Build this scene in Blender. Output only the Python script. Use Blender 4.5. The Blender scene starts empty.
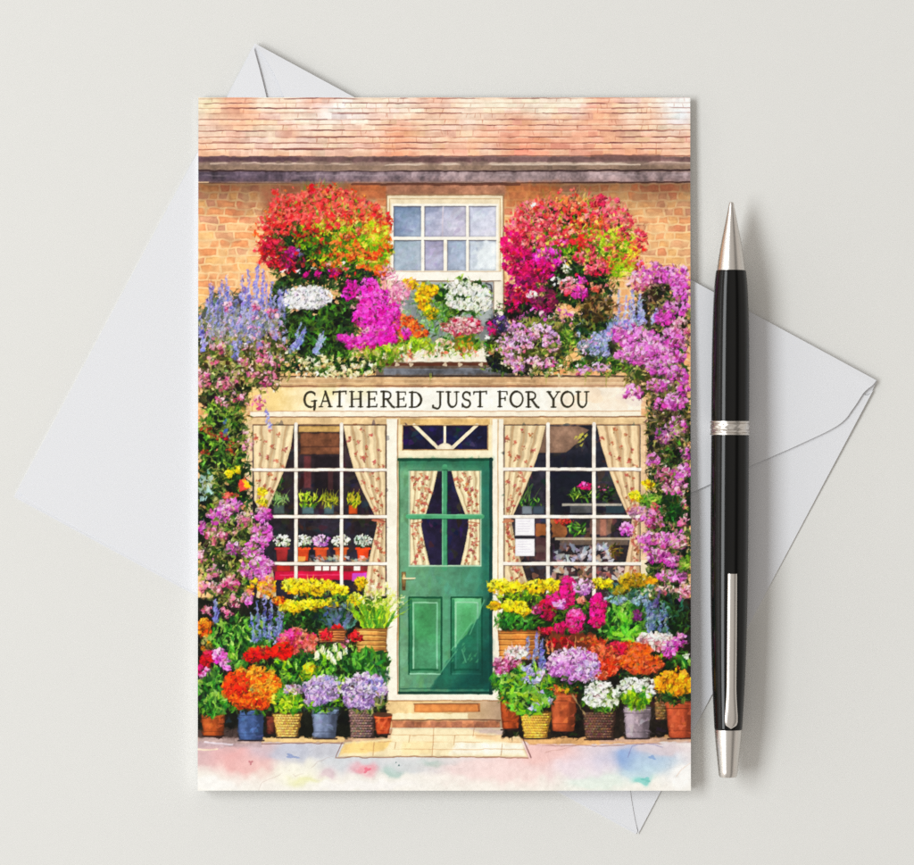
import bpy, bmesh, math
import numpy as np
from mathutils import Vector, Matrix

# ---------------------------------------------------------------- camera, world, light
scene = bpy.context.scene
K = 0.000258                       # metres per photo pixel (a 5x7 inch card)
CX, CY = 457.0, 432.5
def P(px, py, z=0.0):
    return Vector(((px - CX) * K, (CY - py) * K, z))

cam_data = bpy.data.cameras.new("camera"); cam = bpy.data.objects.new("camera", cam_data)
scene.collection.objects.link(cam); scene.camera = cam
H_CAM = 0.95
cam.location = (0, 0, H_CAM)
cam_data.sensor_width = 36.0
cam_data.lens = 36.0 * H_CAM / (914 * K)
cam_data.clip_start = 0.05; cam_data.clip_end = 50.0

world = bpy.data.worlds.new("World"); scene.world = world; world.use_nodes = True
wb = world.node_tree.nodes["Background"]
# made-up brightness bands for the pen's reflections: dark strip then pale right, bright left
wt = world.node_tree
w_tc = wt.nodes.new('ShaderNodeTexCoord'); w_sep = wt.nodes.new('ShaderNodeSeparateXYZ'); w_at = wt.nodes.new('ShaderNodeMath'); w_at.operation = 'ARCTAN2'
w_mr = wt.nodes.new('ShaderNodeMapRange'); w_mr.inputs[1].default_value = -math.pi / 2; w_mr.inputs[2].default_value = math.pi / 2
w_cr = wt.nodes.new('ShaderNodeValToRGB')
wt.links.new(w_tc.outputs['Generated'], w_sep.inputs[0]); wt.links.new(w_sep.outputs['X'], w_at.inputs[0]); wt.links.new(w_sep.outputs['Z'], w_at.inputs[1])
wt.links.new(w_at.outputs[0], w_mr.inputs[0]); wt.links.new(w_mr.outputs[0], w_cr.inputs[0]); wt.links.new(w_cr.outputs[0], wb.inputs[0])
def stop(deg, v, first=False):
    p = (deg + 90) / 180
    e = w_cr.color_ramp.elements[0] if first else w_cr.color_ramp.elements.new(p)
    e.position = p; e.color = (v, v * .945, v * .875, 1)
w_cr.color_ramp.elements.remove(w_cr.color_ramp.elements[1])
stop(-90, .95, True)
for d_, v_ in ((-62, .9), (-50, .55), (-22, .42), (-8, .55), (18, .62), (26, .5), (33, .12), (44, .12), (52, .5), (70, .7), (90, .6)): stop(d_, v_)
wb.inputs[1].default_value = 1.10

def area_light(name, loc, target, sx, sy, power, col):
    d = bpy.data.lights.new(name, 'AREA'); d.shape = 'RECTANGLE'; d.size = sx; d.size_y = sy
    d.energy = power; d.color = col
    o = bpy.data.objects.new(name, d); scene.collection.objects.link(o)
    o.location = loc
    o.rotation_euler = (Vector(target) - Vector(loc)).to_track_quat('-Z', 'Y').to_euler()
    return o
area_light("window_light", (-1.95, 0.18, 2.08), (0.0, 0, 0), 2.6, 0.92, 67.0, (0.945, 0.985, 1.0))
area_light("side_strip_light", (-2.75, 0.18, 0.85), (0.0, 0, 0), 2.6, 0.12, 3.5, (0.955, 0.99, 1.0))  # added narrow lamp for the thin second highlight line along the pen

scene.view_settings.view_transform = 'Standard'
scene.view_settings.look = 'None'
scene.view_settings.exposure = 0.0
scene.view_settings.gamma = 1.0
scene.render.resolution_x = 1024; scene.render.resolution_y = 969
try:
    scene.cycles.use_denoising = False      # keep the fine print grain
except Exception:
    pass
WHITE_E = 1.09                    # light on a flat white sheet, used to turn print colours into reflectances

# ---------------------------------------------------------------- helpers
COL = scene.collection
def link_mesh(name, verts, faces, mat, parent=None, smooth=False):
    me = bpy.data.meshes.new(name); me.from_pydata([tuple(v) for v in verts], [], faces); me.update()
    o = bpy.data.objects.new(name, me); COL.objects.link(o)
    if mat: me.materials.append(mat)
    if parent: o.parent = parent
    if smooth: me.shade_smooth()
    return o
def bm_obj(name, bm, mat, parent=None, smooth=False):
    me = bpy.data.meshes.new(name); bmesh.ops.recalc_face_normals(bm, faces=bm.faces)
    bm.to_mesh(me); bm.free()
    o = bpy.data.objects.new(name, me); COL.objects.link(o)
    me.materials.append(mat)
    if parent: o.parent = parent
    if smooth: me.shade_smooth()
    return o
def empty(name, loc, label, cat):
    o = bpy.data.objects.new(name, None); COL.objects.link(o); o.location = loc
    o['label'] = label; o['category'] = cat
    o.empty_display_size = 0.01
    return o
def new_mat(name):
    m = bpy.data.materials.new(name); m.use_nodes = True
    return m, m.node_tree, m.node_tree.nodes["Principled BSDF"]

def paper_mat(name, col, scale=900.0, bump=0.00002, rough=0.7, var=0.015, spec=0.25):
    m, nt, b = new_mat(name)
    tc = nt.nodes.new('ShaderNodeTexCoord')
    n1 = nt.nodes.new('ShaderNodeTexNoise'); n1.inputs['Scale'].default_value = scale; n1.inputs['Detail'].default_value = 4
    n2 = nt.nodes.new('ShaderNodeTexNoise'); n2.inputs['Scale'].default_value = 14; n2.inputs['Detail'].default_value = 3
    nt.links.new(tc.outputs['Object'], n1.inputs['Vector']); nt.links.new(tc.outputs['Object'], n2.inputs['Vector'])
    mx = nt.nodes.new('ShaderNodeMix'); mx.data_type = 'RGBA'
    mx.inputs[6].default_value = tuple(c * (1 - var * 2) for c in col) + (1,)
    mx.inputs[7].default_value = tuple(min(1, c * (1 + var * 2)) for c in col) + (1,)
    av = nt.nodes.new('ShaderNodeMath'); av.operation = 'MULTIPLY_ADD'
    av.inputs[1].default_value = 0.4
    ad = nt.nodes.new('ShaderNodeMath'); ad.operation = 'MULTIPLY'; ad.inputs[1].default_value = 0.6
    nt.links.new(n2.outputs['Fac'], ad.inputs[0]); nt.links.new(n1.outputs['Fac'], av.inputs[0])
    nt.links.new(ad.outputs[0], av.inputs[2]); nt.links.new(av.outputs[0], mx.inputs[0])
    nt.links.new(mx.outputs[2], b.inputs['Base Color'])
    bp = nt.nodes.new('ShaderNodeBump'); bp.inputs['Strength'].default_value = 0.5; bp.inputs['Distance'].default_value = bump
    nt.links.new(n1.outputs['Fac'], bp.inputs['Height']); nt.links.new(bp.outputs[0], b.inputs['Normal'])
    b.inputs['Roughness'].default_value = rough
    b.inputs['Specular IOR Level'].default_value = spec
    return m

# ---------------------------------------------------------------- the setting: table top
table_mat = paper_mat("table_surface", (0.706, 0.702, 0.683), scale=260, bump=0.00003, rough=0.6, var=0.012)
g = 1.6
bm = bmesh.new(); bmesh.ops.create_grid(bm, x_segments=8, y_segments=8, size=g)
tab = bm_obj("table_surface", bm, table_mat); tab['kind'] = "structure"

# ---------------------------------------------------------------- envelope
env_mat = paper_mat("envelope_paper", (0.718, 0.725, 0.757), scale=1400, bump=0.00002, rough=0.8, var=0.008)
A = Vector((255, 44)); B = Vector((877, 381)); Cc = Vector((638, 836)); D = Vector((14, 497))   # top, right, bottom, left
UX = (B - A).normalized(); UY = (D - A).normalized(); LW = (B - A).length; LH = (D - A).length
def lift(p):
    """how far the puffed fold along the long upper edge stands off the table, metres"""
    r = Vector(p) - A; s = max(0, min(1, r.dot(UX) / LW)); w = max(0, r.dot(UY))
    near_top = 0.0008 * math.exp(-(w / 120) ** 2) * math.exp(-(s / 0.40) ** 2)
    edge = 0.0004 * math.exp(-(w / 100) ** 2) * (0.35 + 0.65 * (1 - (2 * s - 1) ** 2))
    tipr = 0.0003 * math.exp(-((1 - s) / 0.10) ** 2) * math.exp(-(w / 120) ** 2)
    return near_top + edge + tipr
def EP(p, z): return P(p[0], p[1], z + lift(p))
envelope = empty("envelope", P((A.x + Cc.x) / 2, (A.y + Cc.y) / 2, 0),
                 "blank white paper envelope lying face down and tilted beneath the greeting card and the pen", "envelope")
def sheet(name, f, nu, nv, th, parent):
    """a thin paper sheet; f(u,v) gives the top surface point"""
    vs = []; fs = []
    top = [[f(i / nu, j / nv) for j in range(nv + 1)] for i in range(nu + 1)]
    W = nv + 1; N = (nu + 1) * (nv + 1)
    for layer in (0, 1):
        for i in range(nu + 1):
            for j in range(nv + 1):
                p = top[i][j].copy(); p.z -= th * layer; p -= parent.location; vs.append(p)
    for i in range(nu):
        for j in range(nv):
            a, b, c, d = i * W + j, (i + 1) * W + j, (i + 1) * W + j + 1, i * W + j + 1
            fs.append((a, b, c, d)); fs.append((a + N, d + N, c + N, b + N))
    rim = [i * W for i in range(nu + 1)] + [nu * W + j for j in range(1, nv + 1)] + \
          [i * W + nv for i in range(nu - 1, -1, -1)] + [j for j in range(nv - 1, 0, -1)]
    for k in range(len(rim)):
        a, b = rim[k], rim[(k + 1) % len(rim)]
        fs.append((a, a + N, b + N, b))
    o = link_mesh(name, vs, fs, env_mat, parent)
    bm = bmesh.new(); bm.from_mesh(o.data); bmesh.ops.remove_doubles(bm, verts=bm.verts, dist=1e-7)
    bmesh.ops.recalc_face_normals(bm, faces=bm.faces); bm.to_mesh(o.data); bm.free()
    o.data.shade_smooth()
    try: o.data.set_sharp_from_angle(angle=0.6)
    except Exception: pass
    return o
def catmull(pts, n=14):
    pts = [Vector(p) for p in pts]; q = [pts[0]] + pts + [pts[-1]]; out = []
    for i in range(1, len(q) - 2):
        for k in range(n):
            t = k / n; a, b, c, d = q[i - 1], q[i], q[i + 1], q[i + 2]
            out.append(0.5 * ((2 * b) + (c - a) * t + (2 * a - 5 * b + 4 * c - d) * t * t + (3 * b - a - 3 * c + d) * t ** 3))
    out.append(pts[-1]); return out
def curve_at(c, t):
    x = t * (len(c) - 1); i = min(int(x), len(c) - 2); return c[i].lerp(c[i + 1], x - i)
sheet("front_sheet", lambda u, v: EP(A + UX * LW * u + UY * LH * v, 0.00020), 40, 30, 0.00015, envelope)
# side flap on the short right edge, then the pocket sheet hinged on the long lower edge, then the big closing flap
sideR = catmull([B + Vector((-9, 14)), (800, 400), (600, 540), (560, 640), (600, 740), Cc + Vector((0, -6))])
sheet("side_flap", lambda u, v: EP((B + Vector((-4, 9))).lerp(Cc + Vector((0, -2)), u).lerp(curve_at(sideR, u), v), 0.00038), 50, 12, 0.00015, envelope)
sideL = catmull([A + Vector((0, 8)), (272, 120), (330, 380), (345, 500), (300, 620), (240, 616), (160, 571), (60, 517), D + Vector((9, -2))])
sheet("side_flap", lambda u, v: EP((A + Vector((-1, 4))).lerp(D + Vector((4, -7)), u).lerp(curve_at(sideL, u), v), 0.00078), 50, 12, 0.00015, envelope)
pocket = catmull([D + Vector((14, -6)), (100, 470), (330, 430), (480, 450), (585, 560), (624, 740), (630, 790), (634, 815), Cc + Vector((-1, -7))])
sheet("pocket_sheet", lambda u, v: EP((D + UY * -2 + UX * 5).lerp(Cc + UY * -3 - UX * 2, u).lerp(curve_at(pocket, u), v), 0.00058), 60, 20, 0.00016, envelope)
flap = catmull([A + Vector((0, 3)), (261, 53), (271, 68), (284, 97), (330, 220), (440, 500), (492, 560), (560, 548),
                (690, 493), (750, 466), (800, 444), (838, 425), (853, 408), (863, 393), (871, 386), B + Vector((-3, 2))])
def flapz(u, v):
    c = math.exp(-((u - 0.93) / 0.05) ** 2) * 0.00012 + math.exp(-((u - 0.10) / 0.10) ** 2) * 0.0001 + 0.00005
    return 0.00096 + c * v * v
sheet("closing_flap", lambda u, v: EP((A + UX * 1).lerp(B - UX * 1.5, u).lerp(curve_at(flap, u), v), flapz(u, v)), 90, 24, 0.00016, envelope)

# ---------------------------------------------------------------- the print: a small watercolour painter working on an array
S = 1.7
PX0, PY0, PW, PH = 198.0, 97.0, 492.6, 693.2
NX, NY = int(round(PW * S)) + 1, int(round(PH * S)) + 1
SX, SY = (NX - 1) / PW, (NY - 1) / PH
R = np.random.default_rng(7)
C = np.ones((NY, NX, 3), np.float32)
ID = np.zeros((NY, NX), np.int16)
GX = (PX0 + np.arange(NX) / SX).astype(np.float32)
GY = (PY0 + np.arange(NY) / SY).astype(np.float32)
PARTS = [("paper_print", None)]
CUR = 0
def part(name, parent=None):
    global CUR
    PARTS.append((name, parent)); CUR = len(PARTS) - 1
    return CUR
def use(i):
    global CUR
    CUR = i
def c3(c): return np.array(c, np.float32) / 255.0
def noise(cell, seed, aspect=1.0):
    r = np.random.default_rng(seed)
    w = int(PW / (cell * aspect)) + 3; h = int(PH / cell) + 3
    g = r.random((h, w)).astype(np.float32)
    fx = (GX - PX0) / (cell * aspect); fy = (GY - PY0) / cell
    ix = fx.astype(int); iy = fy.astype(int); tx = fx - ix; ty = fy - iy
    tx = tx * tx * (3 - 2 * tx); ty = (ty * ty * (3 - 2 * ty))[:, None]
    a = g[iy][:, ix]; b = g[iy][:, ix + 1]; c = g[iy + 1][:, ix]; d = g[iy + 1][:, ix + 1]
    return (a * (1 - tx) + b * tx) * (1 - ty) + (c * (1 - tx) + d * tx) * ty
N40 = noise(40, 1); N18 = noise(18, 2); N8 = noise(8, 3); N4 = noise(4, 4); N2 = noise(1.7, 5); NH = noise(3, 6, 6.0)
FR = N18 * .35 + N8 * .3 + N4 * .2 + N2 * .15
def win(x0, y0, x1, y1):
    i0 = max(0, int((x0 - PX0) * SX)); i1 = min(NX, int((x1 - PX0) * SX) + 2)
    j0 = max(0, int((y0 - PY0) * SY)); j1 = min(NY, int((y1 - PY0) * SY) + 2)
    if i0 >= i1 or j0 >= j1: return None
    return slice(j0, j1), slice(i0, i1)
def comp(w, cov, col, ids=True):
    a = cov[..., None]
    C[w] = C[w] * (1 - a) + np.asarray(col, np.float32) * a
    if ids: ID[w][cov > .5] = CUR
def pdist(pts, X, Y):
    """signed distance (positive inside) to a polygon"""
    d = np.full(X.shape, 1e9, np.float32); ins = np.zeros(X.shape, bool)
    n = len(pts)
    for i in range(n):
        x0, y0 = pts[i]; x1, y1 = pts[(i + 1) % n]
        dx, dy = x1 - x0, y1 - y0; L = dx * dx + dy * dy + 1e-9
        t = np.clip(((X - x0) * dx + (Y - y0) * dy) / L, 0, 1)
        d = np.minimum(d, (X - x0 - t * dx) ** 2 + (Y - y0 - t * dy) ** 2)
        if y0 != y1:
            c = ((Y >= y0) != (Y >= y1)) & (X < (Y - y0) * dx / dy + x0)
            ins ^= c
    d = np.sqrt(d)
    return np.where(ins, d, -d)
def grid(w): return np.meshgrid(GX[w[1]], GY[w[0]])
def poly(pts, col, a=1.0, soft=0.5, wob=0.0, var=0.12, edge=0.0, ids=True, grad=None):
    xs = [p[0] for p in pts]; ys = [p[1] for p in pts]
    w = win(min(xs) - 4 - wob - soft, min(ys) - 4 - wob - soft, max(xs) + 4 + wob + soft, max(ys) + 4 + wob + soft)
    if w is None: return
    X, Y = grid(w)
    d = pdist(pts, X, Y)
    if wob: d = d + (N4[w] - .5) * wob * 2 + (N8[w] - .5) * wob
    cov = np.clip(d / max(soft, .3) * .5 + .5, 0, 1) * a
    col = c3(col)
    cc = np.broadcast_to(col, C[w].shape).copy()
    if grad is not None:                      # (colour2, x0,y0,x1,y1)
        c2, gx0, gy0, gx1, gy1 = grad
        t = ((X - gx0) * (gx1 - gx0) + (Y - gy0) * (gy1 - gy0)) / ((gx1 - gx0) ** 2 + (gy1 - gy0) ** 2)
        t = np.clip(t + (FR[w] - .5) * .5, 0, 1)[..., None]
        cc = cc * (1 - t) + c3(c2) * t
    cc = cc * (1 + (FR[w] - .5)[..., None] * var * 2)
    if edge: cc = cc * (1 - edge * np.exp(-np.abs(d) / 0.9))[..., None]
    comp(w, cov, np.clip(cc, 0, 1), ids)
def rect(x0, y0, x1, y1, col, **k): poly([(x0, y0), (x1, y0), (x1, y1), (x0, y1)], col, **k)
def line(pts, wd, col, a=1.0, wob=0.3, ids=False, w2=None, brk=0.0):
    xs = [p[0] for p in pts]; ys = [p[1] for p in pts]; m = wd + 3
    w = win(min(xs) - m, min(ys) - m, max(xs) + m, max(ys) + m)
    if w is None: return
    X, Y = grid(w)
    if wob:
        Y = Y + (N8[w] - .5) * wob * 2 + (N4[w] - .5) * wob; X = X + (N18[w] - .5) * wob * 2
    best = np.full(X.shape, -1e9, np.float32); n = len(pts) - 1
    for i in range(n):
        x0, y0 = pts[i]; x1, y1 = pts[i + 1]
        dx, dy = x1 - x0, y1 - y0; L = dx * dx + dy * dy + 1e-9
        t = np.clip(((X - x0) * dx + (Y - y0) * dy) / L, 0, 1)
        ww = wd if w2 is None else wd + (w2 - wd) * (i + t) / n
        best = np.maximum(best, ww / 2 - np.sqrt((X - x0 - t * dx) ** 2 + (Y - y0 - t * dy) ** 2))
    cov = np.clip(best * SX + .5, 0, 1) * a
    if brk: cov = cov * np.clip((NH[w] - brk) * 5 + .5, 0, 1)
    comp(w, cov, c3(col) * (1 + (N4[w] - .5)[..., None] * .15), ids)
def dab(x, y, a, b, ang, col, al=1.0, irr=.22, k=3, ids=True):
    m = max(a, b) * 1.4 + 1
    w = win(x - m, y - m, x + m, y + m)
    if w is None: return
    X = GX[w[1]][None, :] - x; Y = GY[w[0]][:, None] - y
    ca, sa = math.cos(ang), math.sin(ang)
    u = (X * ca + Y * sa) / a; v = (-X * sa + Y * ca) / b
    r = np.sqrt(u * u + v * v)
    if irr:
        wob = 1 + irr * np.sin(k * np.arctan2(v, u) + (x * 7.3 + y * 3.1))
    else: wob = 1.0
    cov = np.clip((wob - r) * min(a, b) * SX + .5, 0, 1) * al
    comp(w, cov.astype(np.float32), np.asarray(col, np.float32), ids)
def jit(c, v=.07):
    c = np.asarray(c, np.float32) * (1 + R.normal(0, v)); return np.clip(c + R.normal(0, v * .35, 3), 0, 1)
def pick(pal, t=None):
    """pal: list dark..light; t 0..1 biases"""
    n = len(pal)
    if t is None: i = int(R.integers(n))
    else: i = int(np.clip(t * n + R.normal(0, n * .22), 0, n - .01))
    return c3(pal[i])
def inell(cx, cy, rx, ry, p=.5):
    th = R.random() * 2 * math.pi; r = R.random() ** p
    return cx + rx * r * math.cos(th), cy + ry * r * math.sin(th), r
# --- palettes (dark to light)
GREEN = [(22, 40, 18), (38, 66, 24), (58, 94, 34), (84, 126, 42), (120, 158, 58), (160, 190, 84)]
DKGREEN = [(16, 26, 16), (24, 42, 22), (36, 62, 30), (52, 84, 38), (78, 110, 46)]
LIME = [(70, 112, 18), (104, 148, 20), (140, 180, 26), (176, 204, 40), (206, 222, 78)]
OLIVE = [(62, 62, 34), (86, 92, 44), (112, 118, 58), (142, 142, 80), (176, 168, 110)]
BRIGHT = [(20, 48, 24), (32, 80, 34), (56, 114, 42), (92, 148, 52), (146, 188, 88)]
TEALG = [(30, 60, 52), (52, 92, 76), (90, 126, 110), (130, 160, 150)]
RED = [(150, 18, 30), (198, 28, 38), (228, 48, 58), (240, 76, 78), (248, 112, 100)]
CRIM = [(104, 10, 28), (146, 14, 38), (184, 22, 54), (210, 44, 84)]
ORRED = [(196, 40, 20), (226, 66, 26), (240, 96, 40), (248, 130, 62)]
PINKRED = [(188, 20, 60), (222, 34, 84), (236, 60, 100), (244, 98, 120), (250, 140, 140)]
MAG = [(120, 4, 84), (170, 8, 118), (208, 18, 150), (226, 46, 178), (240, 96, 200)]
FUCH = [(140, 8, 66), (196, 8, 92), (228, 14, 122), (240, 50, 146), (246, 110, 176)]
ORCH = [(134, 40, 118), (176, 64, 150), (206, 88, 182), (226, 122, 204), (240, 166, 222)]
PINK = [(150, 52, 92), (188, 76, 120), (214, 108, 146), (232, 146, 172), (244, 186, 200)]
DUSTY = [(140, 62, 80), (184, 94, 112), (212, 128, 140), (234, 170, 172), (250, 214, 204)]
LAV = [(84, 84, 160), (112, 110, 194), (140, 136, 214), (168, 166, 228), (200, 200, 240)]
BLUEG = [(78, 96, 124), (108, 130, 160), (140, 160, 186), (172, 190, 208)]
LILAC = [(110, 82, 140), (146, 112, 176), (176, 144, 204), (202, 176, 220), (226, 208, 232)]
ORCHL = [(140, 78, 150), (184, 104, 188), (210, 136, 212), (228, 170, 226), (240, 202, 236)]
WHT = [(150, 150, 160), (206, 202, 216), (234, 230, 240), (252, 250, 252), (255, 255, 255)]
WHG = [(160, 172, 130), (214, 222, 190), (240, 244, 226), (254, 255, 248)]
CREAM = [(176, 150, 90), (224, 200, 140), (244, 228, 178), (253, 246, 216)]
YEL = [(206, 140, 4), (232, 176, 4), (248, 206, 8), (253, 224, 20), (254, 238, 84)]
GOLD = [(188, 104, 6), (222, 140, 8), (242, 172, 18), (250, 200, 44)]
ORG = [(200, 48, 6), (232, 74, 8), (244, 104, 16), (250, 134, 30), (252, 168, 60)]
CORAL = [(156, 46, 26), (196, 66, 38), (220, 90, 54), (234, 120, 84)]
SALM = [(170, 58, 52), (206, 86, 78), (224, 116, 100), (238, 150, 130)]
PLUM = [(104, 28, 66), (150, 48, 98), (184, 76, 128), (212, 124, 166)]

def leaves(cx, cy, rx, ry, n, size, pal, base=True, up=0.0, ids=True, balpha=.92):
    n = int(n * 1.3); size = size * .88
    if base:
        for _ in range(max(6, int(rx * ry / 12))):
            x, y, r = inell(cx, cy, rx * .78, ry * .78)
            s = min(min(rx, ry) * .30, 5.5)
            dab(x, y, s * (.7 + R.random() * .6), s * (.5 + R.random() * .4), R.random() * 3, jit(c3(pal[0]), .12), balpha, .25, 3, ids)
    for i in range(n):
        x, y, r = inell(cx, cy, rx, ry)
        t = i / n * .75 + .25 * (1 - (y - cy + ry) / (2 * ry))
        ang = (R.normal(-math.pi / 2, .7) if up else R.random() * math.pi)
        l = size * (.6 + R.random() * .8)
        c = jit(pick(pal, t), .09)
        dab(x, y, l, l * (.19 + .15 * R.random()), ang, c, .92, .12, 2, ids)
        if l > 2.2 and R.random() < .5:
            dab(x - math.sin(ang) * l * .12, y - abs(math.cos(ang)) * l * .12, l * .7, l * .11, ang, np.clip(c * 1.35 + .04, 0, 1), .7, 0, 2, ids)
def blooms(cx, cy, rx, ry, n, size, pal, petal=5, p=.5, order=True, dots=None, dark=.5):
    n = int(n * 1.45) if n > 12 else n; size = size * .80
    for i in range(n):
        x, y, r = inell(cx, cy, rx, ry, p)
        t = .25 + .5 * (1 - (y - cy + ry) / (2 * ry + 1e-6)) + .12 * (1 - (x - cx + rx) / (2 * rx + 1e-6)) + .15 * (i / n)
        s = size * (.5 + R.random() * .95); c = jit(pick(pal, t), .09); a = R.random() * 3.14; petal_ = int(R.integers(2, 6)) if petal == 5 else petal
        if dark and i % 3 == 0:
            dab(x + .5 * s, y + .6 * s, s * 1.0, s * .75, a, c * dark, .8, .3, 3)
        dab(x, y, s, s * (.5 + R.random() * .45), a, c, .93, .26, petal_)
        if s > 1.1:
            for q in range(2):
                aa = R.random() * 6.28
                dab(x + math.cos(aa) * s * .42, y + math.sin(aa) * s * .42, s * .42, s * .2, aa, np.clip(c * 1.25 + .07, 0, 1), .75, .1, 2)
            aa = R.random() * 6.28
            dab(x + math.cos(aa) * s * .45, y + math.sin(aa) * s * .45, s * .4, s * .16, aa, c * .66, .6, .1, 2)
        if dots is not None and R.random() < .6:
            dab(x, y, s * .24, s * .24, 0, c3(dots), .9, 0)
    for i in range(n // 7):
        x, y, r = inell(cx, cy, rx * 1.05, ry * 1.05, p)
        dab(x, y, size * (.4 + R.random() * .7), size * .35, R.random() * 3.1, jit(c3([(30, 44, 22), (54, 76, 30), (70, 40, 34), (96, 120, 52)][int(R.integers(4))]), .15), .75, .25, 2)
def head(cx, cy, rx, ry, pal, size=1.5, dens=1.0, dots=None, under=True):
    """a dense domed flower head of tiny florets"""
    if under:
        dab(cx, cy + ry * .12, rx * .95, ry * .95, 0, c3(pal[1]) * .9, .9, .08, 7)
    n = int(rx * ry * 2.1 / (size * size) * dens)
    blooms(cx, cy, rx, ry, n, size, pal, dots=dots)
def spike(x, y0, y1, lean, pal, wd=2.6):
    n = int((y1 - y0) / 1.5) + 3
    for i in range(n):
        t = i / (n - 1); y = y1 + (y0 - y1) * t; w = wd * (1 - .75 * t) + .4
        for q in range(2):
            xx = x + lean * t + R.normal(0, w * .45)
            dab(xx, y + R.normal(0, .6), .8 + w * .35, .7, R.normal(-1.1, .5), jit(pick(pal, .2 + R.random() * .7), .08), .88, .2, 3)
def blade(x, y, l, ang, col, w=1.0, bend=.2):
    pts = []
    for i in range(5):
        t = i / 4; a = ang + bend * t
        pts.append((x + math.cos(a) * l * t, y + math.sin(a) * l * t))
    xs = [p[0] for p in pts]
    line(pts, w, col, .93, 0, True, w2=.3)
def blades(cx, cy, rx, n, l, pal, w=1.3, spread=.45):
    for i in range(n):
        x = cx + R.uniform(-rx, rx); lean = (x - cx) / (rx + 1e-6)
        c = jit(pick(pal, .15 + .8 * i / n), .08) * 255
        blade(x * .55 + cx * .45, cy + R.normal(0, 1.2), l * R.uniform(.6, 1.1), -math.pi / 2 + lean * spread + R.normal(0, .15), c, w * R.uniform(.7, 1.3), R.normal(0, .25))

# ----- whole sheet: pale paper and wash
comp((slice(0, NY), slice(0, NX)), np.ones((NY, NX), np.float32), np.clip(c3((250, 244, 232)) * (1 + (FR - .5)[..., None] * .06), 0, 1))

# ----- roof
part("painted_roof")
w = win(190, 90, 700, 157); X, Y = grid(w)
t = np.clip((Y - 97) / 60 + (N18[w] - .5) * .9, 0, 1)[..., None]
rc = c3((254, 230, 210)) * (1 - t) + c3((242, 186, 158)) * t
rc = rc * (1 - .0) + (c3((232, 146, 116)) - rc) * (np.clip(N40[w] * 1.6 - .75, 0, .6))[..., None]
for (bx, by, sx_, sy_, bc, ba) in ((208, 104, 16, 9, (246, 240, 196), .8), (335, 112, 30, 13, (255, 250, 244), .9), (395, 110, 30, 10, (252, 228, 214), .6),
                                   (680, 112, 16, 17, (236, 246, 252), .95), (690, 100, 30, 8, (255, 255, 255), .7), (500, 104, 60, 5, (255, 246, 226), .7),
                                   (240, 118, 25, 14, (242, 184, 150), .6), (560, 130, 50, 12, (246, 194, 172), .6), (640, 135, 40, 9, (246, 190, 160), .6), (290, 146, 30, 8, (252, 222, 206), .7)):
    m_ = np.exp(-((X - bx) / sx_) ** 2 - ((Y - by) / sy_) ** 2)[..., None] * ba
    rc = rc * (1 - m_) + c3(bc) * m_
rc = rc * (1 + (FR[w] - .5)[..., None] * .2 + (NH[w] - .5)[..., None] * .12)
# tiles: short vertical breaks row by row
rows = [97.9, 102.8, 107.7, 112.8, 119.0, 124.6, 130.2, 136.6, 142.4, 148.8, 155.8]
for i in range(len(rows) - 1):
    y0, y1 = rows[i], rows[i + 1]
    x = 198 + R.uniform(0, 12)
    while x < 690:
        wd_ = R.uniform(9, 22); tone = 1 + R.normal(0, .032); hue = R.normal(0, .010, 3)
        m_ = ((X >= x) & (X < x + wd_) & (Y >= y0) & (Y < y1))
        rc[m_] = np.clip(rc[m_] * tone + hue, 0, 1); x += wd_
comp(w, np.ones(X.shape, np.float32), np.clip(rc, 0, 1))
for i, y in enumerate(rows):
    inten = .35 + .05 * i
    line([(198, y + .4), (320, y + R.normal(0, .5)), (450, y + R.normal(0, .5)), (570, y + R.normal(0, .4)), (691, y - .6)], .75 + .03 * i, (150, 98, 84), inten + .1, .35, brk=.22)
    for _ in range(9):
        xa = R.uniform(198, 660); L_ = R.uniform(14, 60)
        line([(xa, y + R.normal(0, .3)), (xa + L_, y + R.normal(0, .3))], R.uniform(.7, 1.15), (112, 66, 70), R.uniform(.3, .7), .35, brk=.3)
    line([(198, y + 1.4), (691, y + 1.2)], 1.0, (255, 236, 214), .35, .7, brk=.45)
    if i < 10:
        for _ in range(14):
            xa = R.uniform(200, 688); line([(xa, y + .5), (xa + R.normal(0, .8), y + R.uniform(2.5, 5))], .6, (160, 96, 78), .55, .2)
# ----- gutter and eaves board
part("painted_gutter")
rect(190, 156, 700, 184.5, (150, 128, 118), wob=.6, var=.3)
rect(190, 156.6, 700, 161.8, (122, 96, 96), wob=1.0, var=.4, a=.9, soft=1)
rect(196, 156.5, 300, 161, (92, 70, 80), wob=1.2, a=.7, soft=1.2, var=.4)
rect(373, 157, 470, 161.5, (100, 76, 76), wob=1.0, a=.8, soft=1, var=.3)
rect(590, 154.5, 660, 160, (110, 84, 80), wob=1.0, a=.7, soft=1, var=.3)
line([(210, 163), (420, 163.4), (691, 162.6)], 1.6, (222, 200, 182), .6, .8, brk=.35)
line([(340, 164.5), (420, 164.6), (640, 164)], 1.4, (236, 218, 200), .7, .5, brk=.3)
rect(190, 165, 700, 169.5, (144, 122, 106), wob=.5, a=.8, var=.3)
line([(196, 170.3), (330, 171.5), (520, 170.8), (691, 169.6)], 2.0, (58, 40, 44), .85, .6)
rect(190, 171.5, 700, 181.5, (96, 84, 98), wob=.4, var=.55, a=.95, grad=((156, 138, 140), 240, 0, 480, 0))
line([(196, 175), (691, 174)], 1.6, (180, 168, 172), .3, .8, brk=.45)
line([(196, 183.2), (330, 184), (520, 183), (691, 181.8)], 1.8, (62, 42, 40), .85, .5)
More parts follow.
